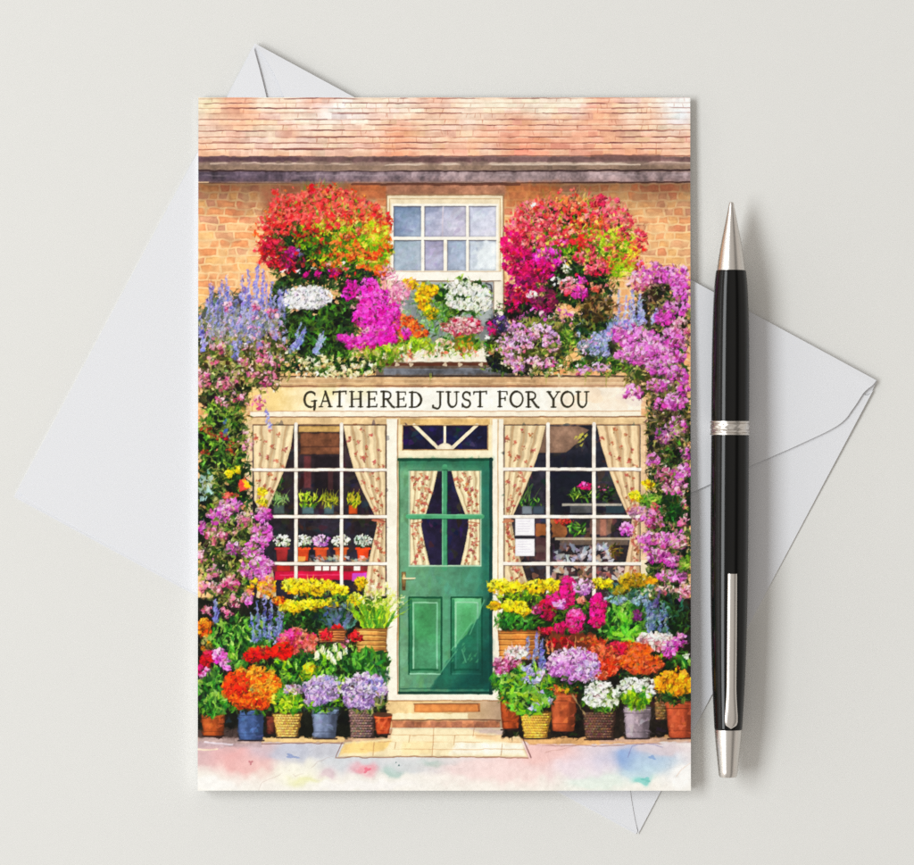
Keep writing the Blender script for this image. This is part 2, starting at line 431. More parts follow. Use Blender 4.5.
line([(198, 182.2), (208, 182)], 1.4, (250, 220, 180), .8, .3)
# ----- brick wall
part("painted_brick_wall")
w = win(190, 184, 700, 640); X, Y = grid(w)
Xw = X + (N8[w] - .5) * 2.6 + (N4[w] - .5) * 1.6; Yw = Y + (N8[w] - .5) * 1.8 + (N4[w] - .5) * 1.2 + (N18[w] - .5) * 2
bh = 8.0; row = np.floor((Yw - 184) / bh); fy = (Yw - 184) / bh - row
bw = 20.0; off = np.mod(row * .5, 1) * bw + np.mod(row * 7.31, 1) * 6
col_ = np.floor((Xw + off) / bw); fx = (Xw + off) / bw - col_
split = (np.mod(np.sin(row * 12.9 + col_ * 78.2) * 43758.5, 1) > .68)
fx2 = np.where(split, np.mod(fx * 2, 1), fx); bw2 = np.where(split, bw / 2, bw)
hsh = np.mod(np.sin(row * 91.7 + (col_ + split * (fx > .5) * .5) * 37.3) * 43758.5, 1)
dE = np.minimum(np.minimum(fx2, 1 - fx2) * bw2, np.minimum(fy, 1 - fy) * bh)
pal_b = np.array([(228, 142, 92), (236, 168, 104), (214, 120, 88), (244, 186, 116), (206, 150, 116), (232, 132, 84), (240, 178, 124), (188, 132, 112)]) / 255.
bc = pal_b[(hsh * 7.99).astype(int)] * .60 + np.array([232, 170, 134]) / 255. * .40
ty = np.clip((Y - 184) / 36, 0, 1)[..., None]
ty2 = np.clip((Y - 230) / 50, 0, 1)[..., None]
bc = bc * (.66 + .36 * ty); bc = bc * (1 - .25 * ty2) + c3((246, 186, 112)) * .25 * ty2
bc = bc * (1 + (FR[w] - .5)[..., None] * .45)
mort = c3((248, 206, 158)) * (.62 + .38 * ty) * (1 + (N4[w] - .5)[..., None] * .1)
mm = np.clip((dE - .15) * .8, 0, 1) * (.40 + .48 * np.clip(N8[w] * 1.8 - .1, 0, 1)); mm = mm[..., None]
ed = (np.exp(-((dE - 1.6) / .55) ** 2) * .10 * (N8[w] > .45))[..., None]
cc = mort * (1 - mm) + bc * (1 - ed) * mm
comp(w, np.ones(X.shape, np.float32), np.clip(cc, 0, 1))
rect(190, 184, 700, 190, (120, 72, 52), a=.42, soft=7, wob=1.5, var=.4)
for (x, y, rr) in ((215, 200, 14), (240, 212, 12), (262, 200, 16), (228, 240, 10), (655, 200, 18), (680, 215, 12), (640, 225, 9)):
    dab(x, y, rr, rr * .5, .1, c3((150, 104, 84)), .22, .35, 3)
rect(345, 184, 392, 200, (168, 96, 62), a=.7, soft=3, wob=1.5, var=.4)
rect(386, 184, 506, 194.5, (168, 122, 100), a=.9, soft=1.0, var=.35)
rect(506, 184, 560, 205, (176, 106, 64), a=.6, soft=4, wob=2, var=.4)
line([(352, 184), (520, 184.2)], 2.2, (96, 60, 50), .8, .4)
poly([(262, 190), (300, 186), (300, 210), (262, 215)], (146, 84, 66), a=.5, soft=4, wob=2)

# ----- upper window
UWIN = part("painted_upper_window")
rect(386, 194, 504, 372, (240, 222, 190), var=.1, edge=.25)
line([(386.6, 372), (386.6, 194.6), (503.6, 194.6), (503.6, 372)], 1.3, (140, 100, 70), .8, .3)
line([(389.5, 280), (389.5, 198.6), (500.4, 198.6), (500.4, 330)], .9, (176, 140, 100), .7, .3)
rect(391.5, 203.5, 498.5, 274, (252, 246, 232), var=.05)
part("painted_glass", UWIN)
for (x0, y0, x1, y1, ca, cb) in ((393.6, 206, 421, 236.4, (112, 130, 160), (160, 172, 192)), (424.4, 206, 466, 236.4, (150, 158, 184), (212, 206, 222)),
                                 (469, 206, 496, 236.4, (200, 204, 226), (226, 226, 240)), (393.6, 240, 421, 270.4, (150, 168, 182), (186, 194, 208)),
                                 (424.4, 240, 443.5, 270.4, (166, 164, 190), (180, 180, 202)), (447, 240, 466, 270.4, (158, 170, 192), (180, 190, 208)), (469, 240, 496, 270.4, (186, 196, 214), (236, 244, 248))):
    rect(x0, y0, x1, y1, ca, grad=(cb, x0, y0, x1, y1), var=.16, edge=.28)
    for _ in range(26):
        xx, yy = R.uniform(x0 + 3, x1 - 3), R.uniform(y0 + 3, y1 - 3)
        dab(xx, yy, R.uniform(2, 6), R.uniform(1, 2.5), R.normal(-.5, .5), jit(c3(ca) * .5 + c3(cb) * .5, .07), .3, .2, 3)
    line([(x0, y0 + .4), (x1, y0 + .4)], 1.1, (90, 82, 88), .65, .2); line([(x0 + .4, y0), (x0 + .4, y1)], .9, (110, 100, 104), .55, .2)
poly([(474, 252), (484, 243), (495, 242), (495, 268), (480, 268)], (240, 248, 252), a=.8, soft=2, wob=2)
line([(443, 207), (442.6, 236)], 1.6, (206, 196, 208), .8, .2)
use(UWIN)
line([(445.3, 240), (445.3, 271)], 3.0, (248, 238, 220), .95, .1)
line([(391, 282), (391, 282)], 1, (0, 0, 0), 0)
rect(389, 271.5, 502, 280.5, (254, 248, 234), var=.05)
line([(389, 271.5), (500, 271.3)], .8, (186, 150, 112), .7, .2); line([(392, 281.2), (500, 281)], 1.5, (110, 84, 70), .8, .3)
rect(392, 282, 495, 358, (160, 168, 172), var=.35, grad=((120, 124, 120), 0, 282, 0, 358))
rect(493.5, 281, 503, 352, (250, 240, 220), var=.1, edge=.2)
line([(493.6, 282), (493.6, 340)], 1.0, (120, 92, 76), .7, .2)
line([(486, 283), (491, 285), (492, 292), (488, 297), (484, 293)], 1.4, (60, 56, 66), .85, .1)

# ----- window box ledge and dark lintel under it
part("painted_window_box")
rect(376, 346, 512, 362, (238, 232, 212), wob=1.2, var=.16)
rect(376, 362, 515, 377.5, (112, 96, 84), var=.5, wob=.6); rect(384, 368.5, 508, 374.5, (104, 106, 112), var=.5, wob=.8, soft=1.1)
line([(382, 364.5), (500, 364)], 3.0, (96, 54, 38), .9, .4)
for x in (411, 445, 481, 397, 460): dab(x, 364.6, 2.2, 1.8, 0, c3((214, 196, 170)), .9, .2)
line([(386, 369.3), (505, 368.8)], 1.2, (130, 134, 142), .7, .4, brk=.2)
line([(250, 376.6), (640, 376.2)], 2.0, (44, 34, 32), .85, .3)

# ----- sign board
SIGN = part("painted_sign_board")
rect(250, 377, 641, 387.5, (206, 170, 130), var=.3, grad=((196, 158, 122), 250, 0, 640, 0))
line([(252, 379), (640, 378.6)], 1.0, (242, 216, 176), .6, .4, brk=.3)
line([(252, 383.2), (640, 382.8)], 1.0, (236, 208, 170), .6, .4, brk=.25)
line([(252, 386.3), (640, 385.9)], 1.5, (136, 92, 72), .8, .4)
rect(250, 387.5, 641, 411, (248, 214, 150), var=.09, grad=((255, 252, 240), 275, 0, 350, 0))
poly([(560, 388), (641, 388), (641, 411), (560, 411)], (248, 220, 190), a=.75, soft=16, var=.2)
poly([(350, 388), (372, 388), (368, 398), (350, 400)], (238, 226, 160), a=.5, soft=6)
poly([(320, 388), (336, 388), (334, 398), (322, 398)], (236, 226, 150), a=.6, soft=5)
for (x, y, c_) in ((250, 400, (246, 196, 120)), (268, 396, (248, 214, 150)), (632, 398, (236, 218, 214)), (590, 396, (250, 216, 184)), (615, 404, (248, 226, 204))):
    dab(x, y, 14, 7, 0, c3(c_), .45, .2)
rect(250, 411, 641, 417, (253, 240, 216), var=.08)
line([(250, 411.3), (640, 411.1)], .9, (188, 140, 106), .75, .3)
line([(252, 417.2), (645, 416.8)], 1.5, (120, 80, 56), .85, .3)
line([(252, 387.6), (252, 411)], 1.0, (170, 120, 80), .5, .3)
# lettering
part("painted_lettering", SIGN)
def arc(cx, cy, rx, ry, a0, a1, n=12):
    return [(cx + rx * math.cos(math.radians(a0 + (a1 - a0) * i / n)), cy + ry * math.sin(math.radians(a0 + (a1 - a0) * i / n))) for i in range(n + 1)]
TK, TN = .150, .085
GL = {   # strokes in a box: x 0..1 of the glyph width, y 0 (top) .. 1 (base); (points, width)
 'G': [(arc(.55, .5, .48, .47, -52, -270), TK), (arc(.55, .5, .48, .47, 90, 40), TN), ([(.86, .58), (.86, .98), (.82, 1.12)], TK), ([(.62, .60), (1.02, .58)], TN), ([(.84, .10), (.88, .24)], TN)],
 'A': [([(.50, .02), (.14, .96)], TN), ([(.48, .02), (.86, .96)], TK), ([(.27, .64), (.72, .62)], TN), ([(0, .97), (.28, .97)], TN), ([(.70, .97), (1, .97)], TN)],
 'T': [([(.5, .04), (.5, .96)], TK), ([(0, .07), (1, .03)], TN + .02), ([(.02, .05), (.0, .2)], TN), ([(.98, .03), (1.0, .18)], TN), ([(.32, .97), (.68, .97)], TN)],
 'H': [([(.17, .04), (.17, .96)], TK), ([(.83, .04), (.83, .96)], TK), ([(.17, .5), (.83, .48)], TN), ([(0, .03), (.34, .03)], TN), ([(.66, .03), (1, .03)], TN), ([(0, .97), (.34, .97)], TN), ([(.66, .97), (1, .97)], TN)],
 'E': [([(.2, .04), (.2, .96)], TK), ([(0, .04), (.92, .04)], TN), ([(.92, .04), (.95, .2)], TN), ([(.2, .48), (.78, .47)], TN), ([(.78, .38), (.78, .58)], TN), ([(0, .97), (.96, .95)], TN + .01), ([(.96, .95), (1.0, .8)], TN)],
 'R': [([(.2, .04), (.2, .96)], TK), ([(0, .04), (.45, .04)] + arc(.45, .27, .30, .23, -90, 90) + [(.2, .50)], TN + .03), ([(.45, .5), (.86, .95), (1.0, 1.0)], TK), ([(0, .97), (.38, .97)], TN)],
 'D': [([(.2, .04), (.2, .96)], TK), ([(0, .04), (.4, .04)] + arc(.40, .5, .54, .46, -90, 90) + [(0, .97)], TN + .02), (arc(.40, .5, .53, .44, -50, 50), TK)],
 'J': [([(.70, .04), (.70, .78)] + arc(.42, .80, .28, .28, 0, 100) + [(.05, 1.0), (.04, .9)], TK - .02), ([(.40, .04), (1, .04)], TN)],
 'U': [([(.18, .04), (.18, .62)] + arc(.50, .62, .32, .36, 180, 90) , TK), (arc(.50, .62, .32, .36, 90, 0) + [(.82, .04)], TN + .02), ([(0, .04), (.36, .04)], TN), ([(.66, .04), (1, .04)], TN)],
 'S': [(arc(.5, .27, .36, .24, -30, -260) + [(.62, .54)], TK - .02), (arc(.48, .74, .38, .24, -60, 160), TK - .02), ([(.84, .06), (.86, .26)], TN), ([(.08, .74), (.08, .96)], TN)],
 'F': [([(.2, .04), (.2, .96)], TK), ([(0, .04), (.94, .04)], TN), ([(.94, .04), (.97, .22)], TN), ([(.2, .48), (.76, .47)], TN), ([(.76, .38), (.76, .58)], TN), ([(0, .97), (.42, .97)], TN)],
 'O': [(arc(.5, .5, .46, .47, 90, 270), TK), (arc(.5, .5, .46, .47, -90, 90), TN + .03)],
 'Y': [([(.12, .04), (.50, .52)], TK), ([(.88, .04), (.50, .52)], TN), ([(.5, .5), (.5, .96)], TK), ([(0, .03), (.30, .03)], TN), ([(.72, .03), (1, .03)], TN), ([(.32, .97), (.68, .97)], TN)],
}
for ch, x0, x1 in (('G', 303.5, 316.5), ('A', 319, 332), ('T', 333, 346), ('H', 349.5, 362.7), ('E', 367, 377), ('R', 381, 394), ('E', 396.3, 406), ('D', 409.5, 422),
                   ('J', 432.5, 443.5), ('U', 446, 459), ('S', 461.5, 471.5), ('T', 473.7, 486.5), ('F', 498, 507.5), ('O', 510, 523.3), ('R', 526, 538.5),
                   ('Y', 547, 560), ('O', 561, 574.3), ('U', 576, 589)):
    dy = R.normal(0, .25); cy0, chh = 391.2 + dy, 16.2
    for pts, wd_ in GL[ch]:
        line([(x0 + p[0] * (x1 - x0), cy0 + p[1] * chh) for p in pts], wd_ * chh * 1.0, (54, 50, 38), .95, .12, ids=True)

# ----- shopfront base
part("painted_shop_front")
rect(246, 417.8, 652, 600, (246, 228, 194), var=.12)
rect(246, 418, 652, 425, (222, 186, 140), var=.25, a=.85)
line([(250, 424.6), (396, 424.4)], 1.0, (120, 86, 60), .7, .3); line([(500, 424.6), (645, 424.4)], 1.0, (130, 92, 66), .7, .3)
rect(386.5, 419, 397.5, 700, (253, 246, 226), var=.06)
line([(397.6, 420), (397.8, 696)], 1.4, (150, 104, 70), .7, .3); line([(386.6, 424), (386.6, 590)], .8, (176, 136, 100), .7, .2)
rect(492.5, 419, 503.5, 700, (252, 243, 222), var=.06)
line([(498, 420), (498.2, 640)], 1.3, (190, 150, 108), .7, .3); line([(503.6, 424), (503.6, 580)], .8, (150, 110, 84), .7, .2)
rect(247.5, 424, 252.5, 560, (226, 196, 156), var=.2)
rect(640.5, 424, 651, 560, (232, 196, 158), var=.2); line([(646, 424), (646, 540)], 1.0, (176, 132, 98), .6, .3)

def curtain(name, par, left, right, y0, y1, folds, rose=(164, 80, 66), nr=16, base=(244, 218, 176), cut=None):
    nr = int(nr * 1.7)
    """left/right: lists of (y,x) bounding the cloth"""
    part(name, par)
    ly, lx = zip(*left); ry_, rx_ = zip(*right)
    w = win(min(lx) - 2, y0 - 1, max(rx_) + 2, y1 + 1); X, Y = grid(w)
    L_ = np.interp(Y, ly, lx); R_ = np.interp(Y, ry_, rx_)
    u = (X - L_) / np.maximum(R_ - L_, 1)
    cov = np.clip((X - L_) * SX + .5, 0, 1) * np.clip((R_ - X) * SX + .5, 0, 1) * np.clip((Y - y0) * SY + .5, 0, 1) * np.clip((y1 - Y) * SY + .5, 0, 1)
    ph = u * folds * 2 * math.pi + (N8[w] - .5) * 1.6
    sh = .5 + .5 * np.sin(ph) + .22 * np.sin(ph * 2.3 + 1)
    colr = c3(base) * (1 - .0) * (0.80 + .24 * np.clip(sh, 0, 1))[..., None]
    dk = np.clip(-np.sin(ph) - .72, 0, 1)[..., None] * 1.3
    colr = colr * (1 - dk) + c3((178, 132, 92)) * dk
    colr = colr * (1 + (FR[w] - .5)[..., None] * .16)
    edg = np.minimum(X - L_, R_ - X)
    colr = colr * (1 - .35 * np.exp(-np.abs(edg) / .7))[..., None]
    comp(w, cov, np.clip(colr, 0, 1))
    for i in range(nr):
        yy = y0 + 3 + (y1 - y0 - 6) * ((i * .618 + .13) % 1.0); a = np.interp(yy, ly, lx); b = np.interp(yy, ry_, rx_)
        xx = a + 2.5 + max(0, (b - a - 5)) * ((i * .382 + .3 * (i % 3)) % 1.0)
        s = R.uniform(1.5, 2.7)
        for q in range(4):
            dab(xx + R.normal(0, s * .5), yy + R.normal(0, s * .55), s * R.uniform(.45, .8), s * R.uniform(.35, .6), R.random() * 3, jit(c3(rose), .14), .55, .3)
        dab(xx + R.normal(0, s), yy + s * 1.1, s * .5, s * .25, R.random() * 3, c3((112, 84, 50)), .7, .2)
        dab(xx - .3, yy - .4, s * .3, s * .2, .4, c3((226, 140, 116)), .8, .1)

# ----- left shop window
LW_ = part("painted_shop_window")
rect(252.5, 425, 386.5, 600, (58, 44, 46), var=.6, grad=((44, 40, 52), 0, 425, 0, 560))
for _ in range(260):
    x, y = R.uniform(254, 385), R.uniform(426, 592)
    dab(x, y, R.uniform(2, 7), R.uniform(1, 4), R.choice([0, 1.57]) + R.normal(0, .15), jit(c3([(70, 48, 44), (40, 32, 40), (92, 66, 52), (36, 40, 54), (54, 60, 62)][int(R.integers(5))]), .15), .4, .2)
rect(298.5, 426, 340, 432, (196, 160, 104), var=.3, edge=.2)
rect(300, 433, 340, 454.5, (122, 82, 60), var=.4, wob=.5, edge=.3); rect(300, 446, 340, 447.5, (84, 54, 44), var=.3, a=.7)
rect(304, 456, 311, 488, (112, 60, 62), var=.4, a=.8, soft=1); rect(314, 456, 338, 492, (34, 26, 32), var=.4, a=.8, soft=1.5); rect(328, 470, 333, 490, (84, 52, 54), a=.7)
# shelf one: little pot plants
for (x, wd_, pal, pot, ids_) in ((279, 10, [(70, 96, 50), (112, 140, 84), (140, 168, 108)], (88, 104, 100), 0), (308, 11, LIME, (88, 112, 116), 0), (329, 9, [(96, 96, 20), (134, 144, 34), (172, 176, 60)], (84, 104, 110), 0), (353, 8, [(100, 120, 20), (150, 164, 30), (206, 186, 60)], (206, 92, 40), 0)):
    rect(x - wd_ * .55, 505, x + wd_ * .55, 514, pot, edge=.35, var=.3)
    leaves(x, 500, wd_, 7.5, 46, 2.2, pal, True, 1)
    for _ in range(7): blade(x + R.uniform(-wd_ * .7, wd_ * .7), 500, R.uniform(6, 12), -1.57 + R.normal(0, .35), pal[-1], .9)
leaves(279, 484, 6, 10, 24, 2, [(40, 54, 30), (62, 84, 40), (84, 104, 56)], True, 1)
# shelf two: terracotta pots with flowers
rect(256, 561, 386, 563.5, (90, 70, 66), var=.3)
for (x, pal, pot) in ((282, WHG, (150, 50, 52)), (303, WHG, (216, 84, 40)), (321, ORCHL, (206, 88, 50)), (341, WHG, (196, 96, 50)), (363, [(120, 140, 120), (190, 204, 190), (222, 228, 214)], (220, 76, 34))):
    poly([(x - 6.5, 547), (x + 6.5, 547), (x + 5, 561), (x - 5, 561)], pot, var=.3, edge=.3)
    line([(x - 6.8, 548.6), (x + 6.8, 548.6)], 2.0, tuple(min(255, int(v * 1.15)) for v in pot), .9, .1)
    leaves(x, 543, 9, 5, 20, 1.8, DKGREEN, True)
    blooms(x, 540.5, 9, 5.5, 46, 1.5, pal)
rect(297, 556, 306, 562, (250, 200, 110), a=.7, wob=1)
for _ in range(60): dab(R.uniform(310, 384), R.uniform(556, 562), 2.4, 1.4, R.random(), jit(c3([(226, 226, 222), (140, 170, 160), (190, 160, 120), (90, 100, 110)][int(R.integers(4))])), .6, .3)
# bench with red boxes
rect(272, 566, 368, 572, (120, 52, 52), var=.4); rect(275, 571, 386, 580, (206, 26, 74), var=.2, wob=.4, edge=.2)
for x in (318, 326, 334, 357): rect(x - 3.2, 566, x + 3.2, 570.5, (252, 244, 236), var=.05)
rect(277, 565, 290, 571, (184, 50, 40), var=.2); rect(352, 573, 366, 581, (198, 90, 200), var=.2, a=.9, wob=.5)
line([(280, 575), (340, 574.6)], 1.2, (240, 90, 130), .7, .3)
curtain("painted_curtain", LW_, [(425, 253), (500, 254), (515, 262)], [(425, 294), (448, 291), (470, 284.5), (490, 276), (514, 266)], 425.5, 514, 3.4, nr=15)
curtain("painted_curtain", LW_, [(425, 343), (445, 347), (468, 353), (492, 363), (514, 374)], [(425, 385.5), (600, 385.5)], 425.5, 515, 3.6, nr=15)
curtain("painted_curtain", LW_, [(516, 376), (524, 377), (545, 372), (565, 368), (590, 364)], [(425, 385.5), (600, 385.5)], 517, 596, 2.4, nr=10)
curtain("painted_curtain", LW_, [(545, 262), (600, 256)], [(545, 266), (570, 273), (600, 277)], 560, 600, 2.2, nr=8)
use(LW_)
dab(379, 520, 6, 2.6, .1, c3((196, 120, 96)), .9, .3); line([(373, 518), (385, 521.5)], 1.0, (120, 66, 52), .8, .2)
for x in (296, 341.6): line([(x, 424), (x, 600)], 3.4, (250, 242, 228), 1, .15, ids=True); line([(x + 1.9, 426), (x + 1.9, 600)], .7, (110, 84, 72), .7, .15)
for y in (469.8, 516.6, 563.6): line([(252, y), (386.5, y)], 3.0, (252, 244, 230), 1, .25, ids=True); line([(252, y + 1.9), (386, y + 1.9)], .8, (104, 80, 72), .75, .25); line([(252, y - 1.8), (386, y - 1.8)], .5, (170, 130, 100), .6, .25)

# ----- right shop window
RW_ = part("painted_shop_window")
rect(504, 425, 640.5, 600, (44, 44, 56), var=.6, grad=((60, 48, 50), 0, 470, 0, 590))
for _ in range(300):
    x, y = R.uniform(506, 638), R.uniform(426, 592)
    pal_ = [(34, 40, 58), (28, 30, 44), (70, 52, 50), (48, 58, 72), (84, 66, 58)] if y < 516 else [(120, 92, 76), (90, 84, 86), (60, 52, 56), (150, 120, 98), (70, 84, 96)]
    dab(x, y, R.uniform(2, 7), R.uniform(1, 4), R.choice([0, 1.57]) + R.normal(0, .15), jit(c3(pal_[int(R.integers(5))]), .15), .42, .2)
poly([(536, 428), (551, 426), (578, 426), (590, 430), (582, 436), (577, 444), (566, 453), (538, 453)], (138, 112, 96), var=.3, edge=.25, wob=.6)
for _ in range(10): dab(R.uniform(575, 586), R.uniform(431, 446), 2.2, 1, -.8, c3((196, 188, 90)), .8, .3)
rect(551, 455, 594, 512, (24, 28, 42), a=.7, soft=3, wob=2)
leaves(584, 494, 15, 9, 60, 2.4, GREEN, True); leaves(606, 494, 12, 8, 36, 2.2, DKGREEN, True); blooms(585, 486, 8, 3.5, 22, 1.5, FUCH); blooms(604, 488, 6, 3, 8, 1.2, PLUM)
rect(562, 503.5, 622, 506, (176, 170, 158), var=.2); rect(570, 506, 592, 513, (120, 122, 120), a=.7, var=.4); rect(606, 506, 624, 513, (54, 76, 84), a=.8)
leaves(530, 503, 12, 6, 40, 2.0, BRIGHT, True, 1)
for _ in range(9): blade(528 + R.uniform(-8, 8), 500, R.uniform(8, 20), -1.57 + R.normal(0, .3), (90, 128, 60), .8)
rect(522, 506, 532, 514, (130, 138, 146), edge=.3); rect(533, 506, 544, 514, (76, 88, 100), edge=.3)
rect(536, 524, 546, 536, (176, 110, 60), a=.8, wob=1); rect(536, 537, 546, 560, (110, 70, 70), a=.6, wob=1)
rect(552, 520, 566, 538, (168, 110, 66), a=.85, wob=1.5, var=.4); blooms(564, 521, 10, 3, 34, 1.4, [(150, 40, 40), (206, 60, 50), (220, 90, 70)]); leaves(577, 529, 9, 7, 34, 2.6, BRIGHT, True)
rect(590, 519, 612, 534, (140, 108, 92), a=.7, wob=1, var=.5); rect(600, 519, 606, 536, (190, 130, 110), a=.7, soft=1)
rect(555, 537.5, 630, 540, (222, 204, 176), a=.8, var=.2); rect(560, 540, 628, 545, (150, 130, 110), a=.6)
for _ in range(70): dab(R.uniform(556, 612), R.uniform(545, 562), R.uniform(1.5, 5), R.uniform(1, 3), R.random() * 3, jit(c3([(226, 230, 234), (180, 186, 196), (120, 112, 120), (196, 160, 144), (150, 160, 176)][int(R.integers(5))]), .08), .7, .3)
leaves(616, 551, 7, 8, 24, 2, [(70, 60, 24), (110, 90, 34), (140, 116, 46)], True)
for _ in range(60): dab(R.uniform(550, 626), R.uniform(566, 580), R.uniform(1.5, 5), R.uniform(1, 3), R.random() * 3, jit(c3([(200, 150, 130), (150, 90, 80), (226, 210, 200), (110, 90, 96)][int(R.integers(4))]), .08), .7, .3)
curtain("painted_curtain", RW_, [(425, 504.5), (600, 504.5)], [(425, 546), (446, 541), (470, 533), (494, 523), (514, 514)], 425.5, 515, 3.6, nr=15)
curtain("painted_curtain", RW_, [(517, 504.5), (600, 504.5)], [(517, 511), (524, 512), (545, 516), (565, 522), (590, 530)], 517, 592, 2.2, nr=14)
curtain("painted_curtain", RW_, [(425, 596.5), (445, 601), (468, 608), (492, 617), (514, 627)], [(425, 640), (600, 640)], 425.5, 515, 3.8, nr=15, base=(246, 214, 172))
curtain("painted_curtain", RW_, [(516, 632), (545, 629), (565, 625), (590, 621)], [(425, 640), (600, 640)], 517, 592, 2.0, nr=10, base=(240, 206, 170))
use(RW_)
dab(508, 520.5, 5, 2.4, -.1, c3((196, 130, 100)), .9, .3)
for x in (548, 594): line([(x, 424), (x, 600)], 3.7, (250, 240, 228), 1, .15, ids=True); line([(x - 2.1, 426), (x - 2.1, 600)], .7, (110, 90, 80), .7, .15)
for y in (469.2, 516.6, 563.6): line([(504, y), (640, y)], 3.2, (252, 244, 232), 1, .25, ids=True); line([(504, y + 2), (640, y + 2)], .8, (104, 84, 76), .75, .25)
for y in (518.3, 538.8):
    part("painted_notice", RW_)
    rect(515.2, y, 534.6, y + 17.2, (250, 248, 252), var=.03, edge=.12)
    for q in range(5): line([(518, y + 3 + q * 2.5), (527 + R.uniform(0, 5), y + 3 + q * 2.5)], .6, (190, 180, 200), .6, .1)
line([(515, 537.2), (534.6, 537.2)], 2.0, (50, 48, 56), .95, .1)

# ----- fanlight
FAN = part("painted_fanlight")
rect(399, 419, 491, 458.5, (246, 226, 180), var=.14)
rect(400, 419, 490, 424.5, (214, 170, 110), var=.3, a=.8)
rect(403, 425.5, 487.5, 449.5, (34, 32, 62), var=.5, edge=.3)
for _ in range(40): dab(R.uniform(405, 485), R.uniform(428, 447), R.uniform(2, 6), R.uniform(1, 3), R.random() * 3, jit(c3((46, 46, 84)), .2), .5, .2)
line([(444.8, 426), (444.8, 449)], 2.6, (248, 234, 204), 1, .1)
line([(414, 425), (439, 449)], 3.4, (248, 232, 198), 1, .1); line([(477, 425), (451, 449)], 3.4, (248, 232, 198), 1, .1)
poly(arc(445, 450, 8.4, 7, 180, 360, 14), (250, 236, 208), edge=.2)
line([(403, 425.4), (488, 425.2)], 1.0, (120, 82, 50), .8, .2); line([(403, 449.8), (488, 449.8)], 1.0, (150, 110, 74), .8, .2)
line([(402.6, 425), (402.6, 450)], 1.0, (140, 100, 66), .7, .2); line([(488, 425), (488, 450)], 1.0, (140, 100, 66), .7, .2)
rect(399, 451, 491, 458, (250, 236, 202), var=.1)

# ----- door
DOOR = part("painted_door")
rect(398.8, 458.6, 492.2, 694.5, (112, 156, 124), var=.24, grad=((70, 128, 106), 400, 560, 500, 560))
for _ in range(260):
    x, y = R.uniform(401, 490), R.uniform(461, 692); t = (x - 400) / 90
    dab(x, y, R.uniform(3, 9), R.uniform(1.5, 4), 1.57 + R.normal(0, .3), jit(c3((120, 174, 134)) * (1 - t) + c3((62, 122, 102)) * t, .1), .28, .2)
line([(399, 459.6), (492, 459.6)], 3.2, (16, 60, 46), .85, .3); rect(399, 459, 492, 467, (20, 84, 64), a=.5, soft=4, wob=1)
line([(491, 459), (491, 694)], 3.4, (12, 50, 50), .85, .3); line([(399.4, 460), (399.4, 694)], 1.2, (40, 90, 56), .7, .2)
line([(399, 692.6), (492, 692.6)], 2.6, (14, 54, 48), .85, .3); line([(400, 688.5), (491, 688)], 1.0, (20, 70, 60), .6, .3)
rect(482, 470, 490, 600, (22, 84, 76), a=.5, soft=4, wob=1)
# the two lower panels
for (x0, x1) in ((409, 441.5), (451.5, 482)):
    part("painted_door_panel", DOOR)
    rect(x0, 597, x1, 674, (122, 192, 142) if x0 > 440 else (92, 154, 110), var=.25, grad=((84, 148, 112), x0, 600, x0 + 6, 680))
    line([(x0, 674), (x0, 597.4), (x1, 597.4), (x1, 674)], 1.8, (10, 74, 50), .85, .2)
    line([(x0 + 1, 673.6), (x1 - 1, 673.6)], 1.5, (170, 222, 190), .8, .2)
    line([(x0 + 4.4, 668), (x0 + 4.4, 602.4), (x1 - 5, 602.4)], 1.5, (176, 222, 190), .75, .3); line([(x1 - 4.4, 603), (x1 - 4.4, 670)], 1.6, (160, 212, 184), .7, .3)
    line([(x0 + 3, 669.5), (x1 - 4, 669.5)], 2.2, (26, 96, 62), .8, .3); line([(x0 + 2.2, 600), (x0 + 2.2, 670)], 2.0, (18, 88, 62), .6, .3)
    rect(x0 + 7, 605, x1 - 7, 640, (64, 142, 82), a=.45, soft=5, wob=2)
use(DOOR)
line([(446, 596), (446, 684)], 5, (96, 168, 124), .4, .5)
# the painter's diagonal shadow wash on the door, as printed
poly([(491.5, 588), (491.5, 689), (431, 689), (446, 664), (461, 640), (478, 618)], (16, 78, 68), a=.66, soft=1.2, wob=1.2, var=.3, ids=False)
poly([(491.5, 640), (491.5, 689), (452, 689), (470, 668)], (6, 62, 62), a=.5, soft=5, wob=2, ids=False)
for (a, b) in (((484, 600), (470, 634)), ((456, 652), (441, 672)), ((472, 622), (452, 650)), ((466, 662), (462, 650))):
    line([a, b], 1.3, (120, 186, 148), .55, .4)
for _ in range(16): dab(R.uniform(446, 478), R.uniform(640, 668), 2.2, .9, -1, c3((90, 164, 120)), .5, .3)
part("painted_glass", DOOR)
rect(408.6, 469.6, 481.4, 566, (176, 206, 176), var=.1); rect(410, 471, 480, 565, (40, 34, 60), var=.5)
for _ in range(60): dab(R.uniform(420, 472), R.uniform(474, 562), R.uniform(2, 6), R.uniform(1, 3), R.random() * 3, jit(c3([(52, 48, 84), (30, 26, 44), (72, 48, 52)][int(R.integers(3))]), .2), .5, .2)
curtain("painted_door_curtain", DOOR, [(470, 410), (600, 410)], [(470, 438), (490, 433.5), (514, 426)], 471, 515, 3.4, nr=10, base=(252, 234, 190))
curtain("painted_door_curtain", DOOR, [(470, 451), (490, 456), (514, 465)], [(470, 480), (600, 480)], 471, 515, 3.4, nr=10, base=(252, 234, 190))
curtain("painted_door_curtain", DOOR, [(470, 410), (600, 410)], [(518, 422), (526, 421.5), (545, 425), (565, 430)], 518, 565, 2.6, nr=8, base=(252, 234, 190))
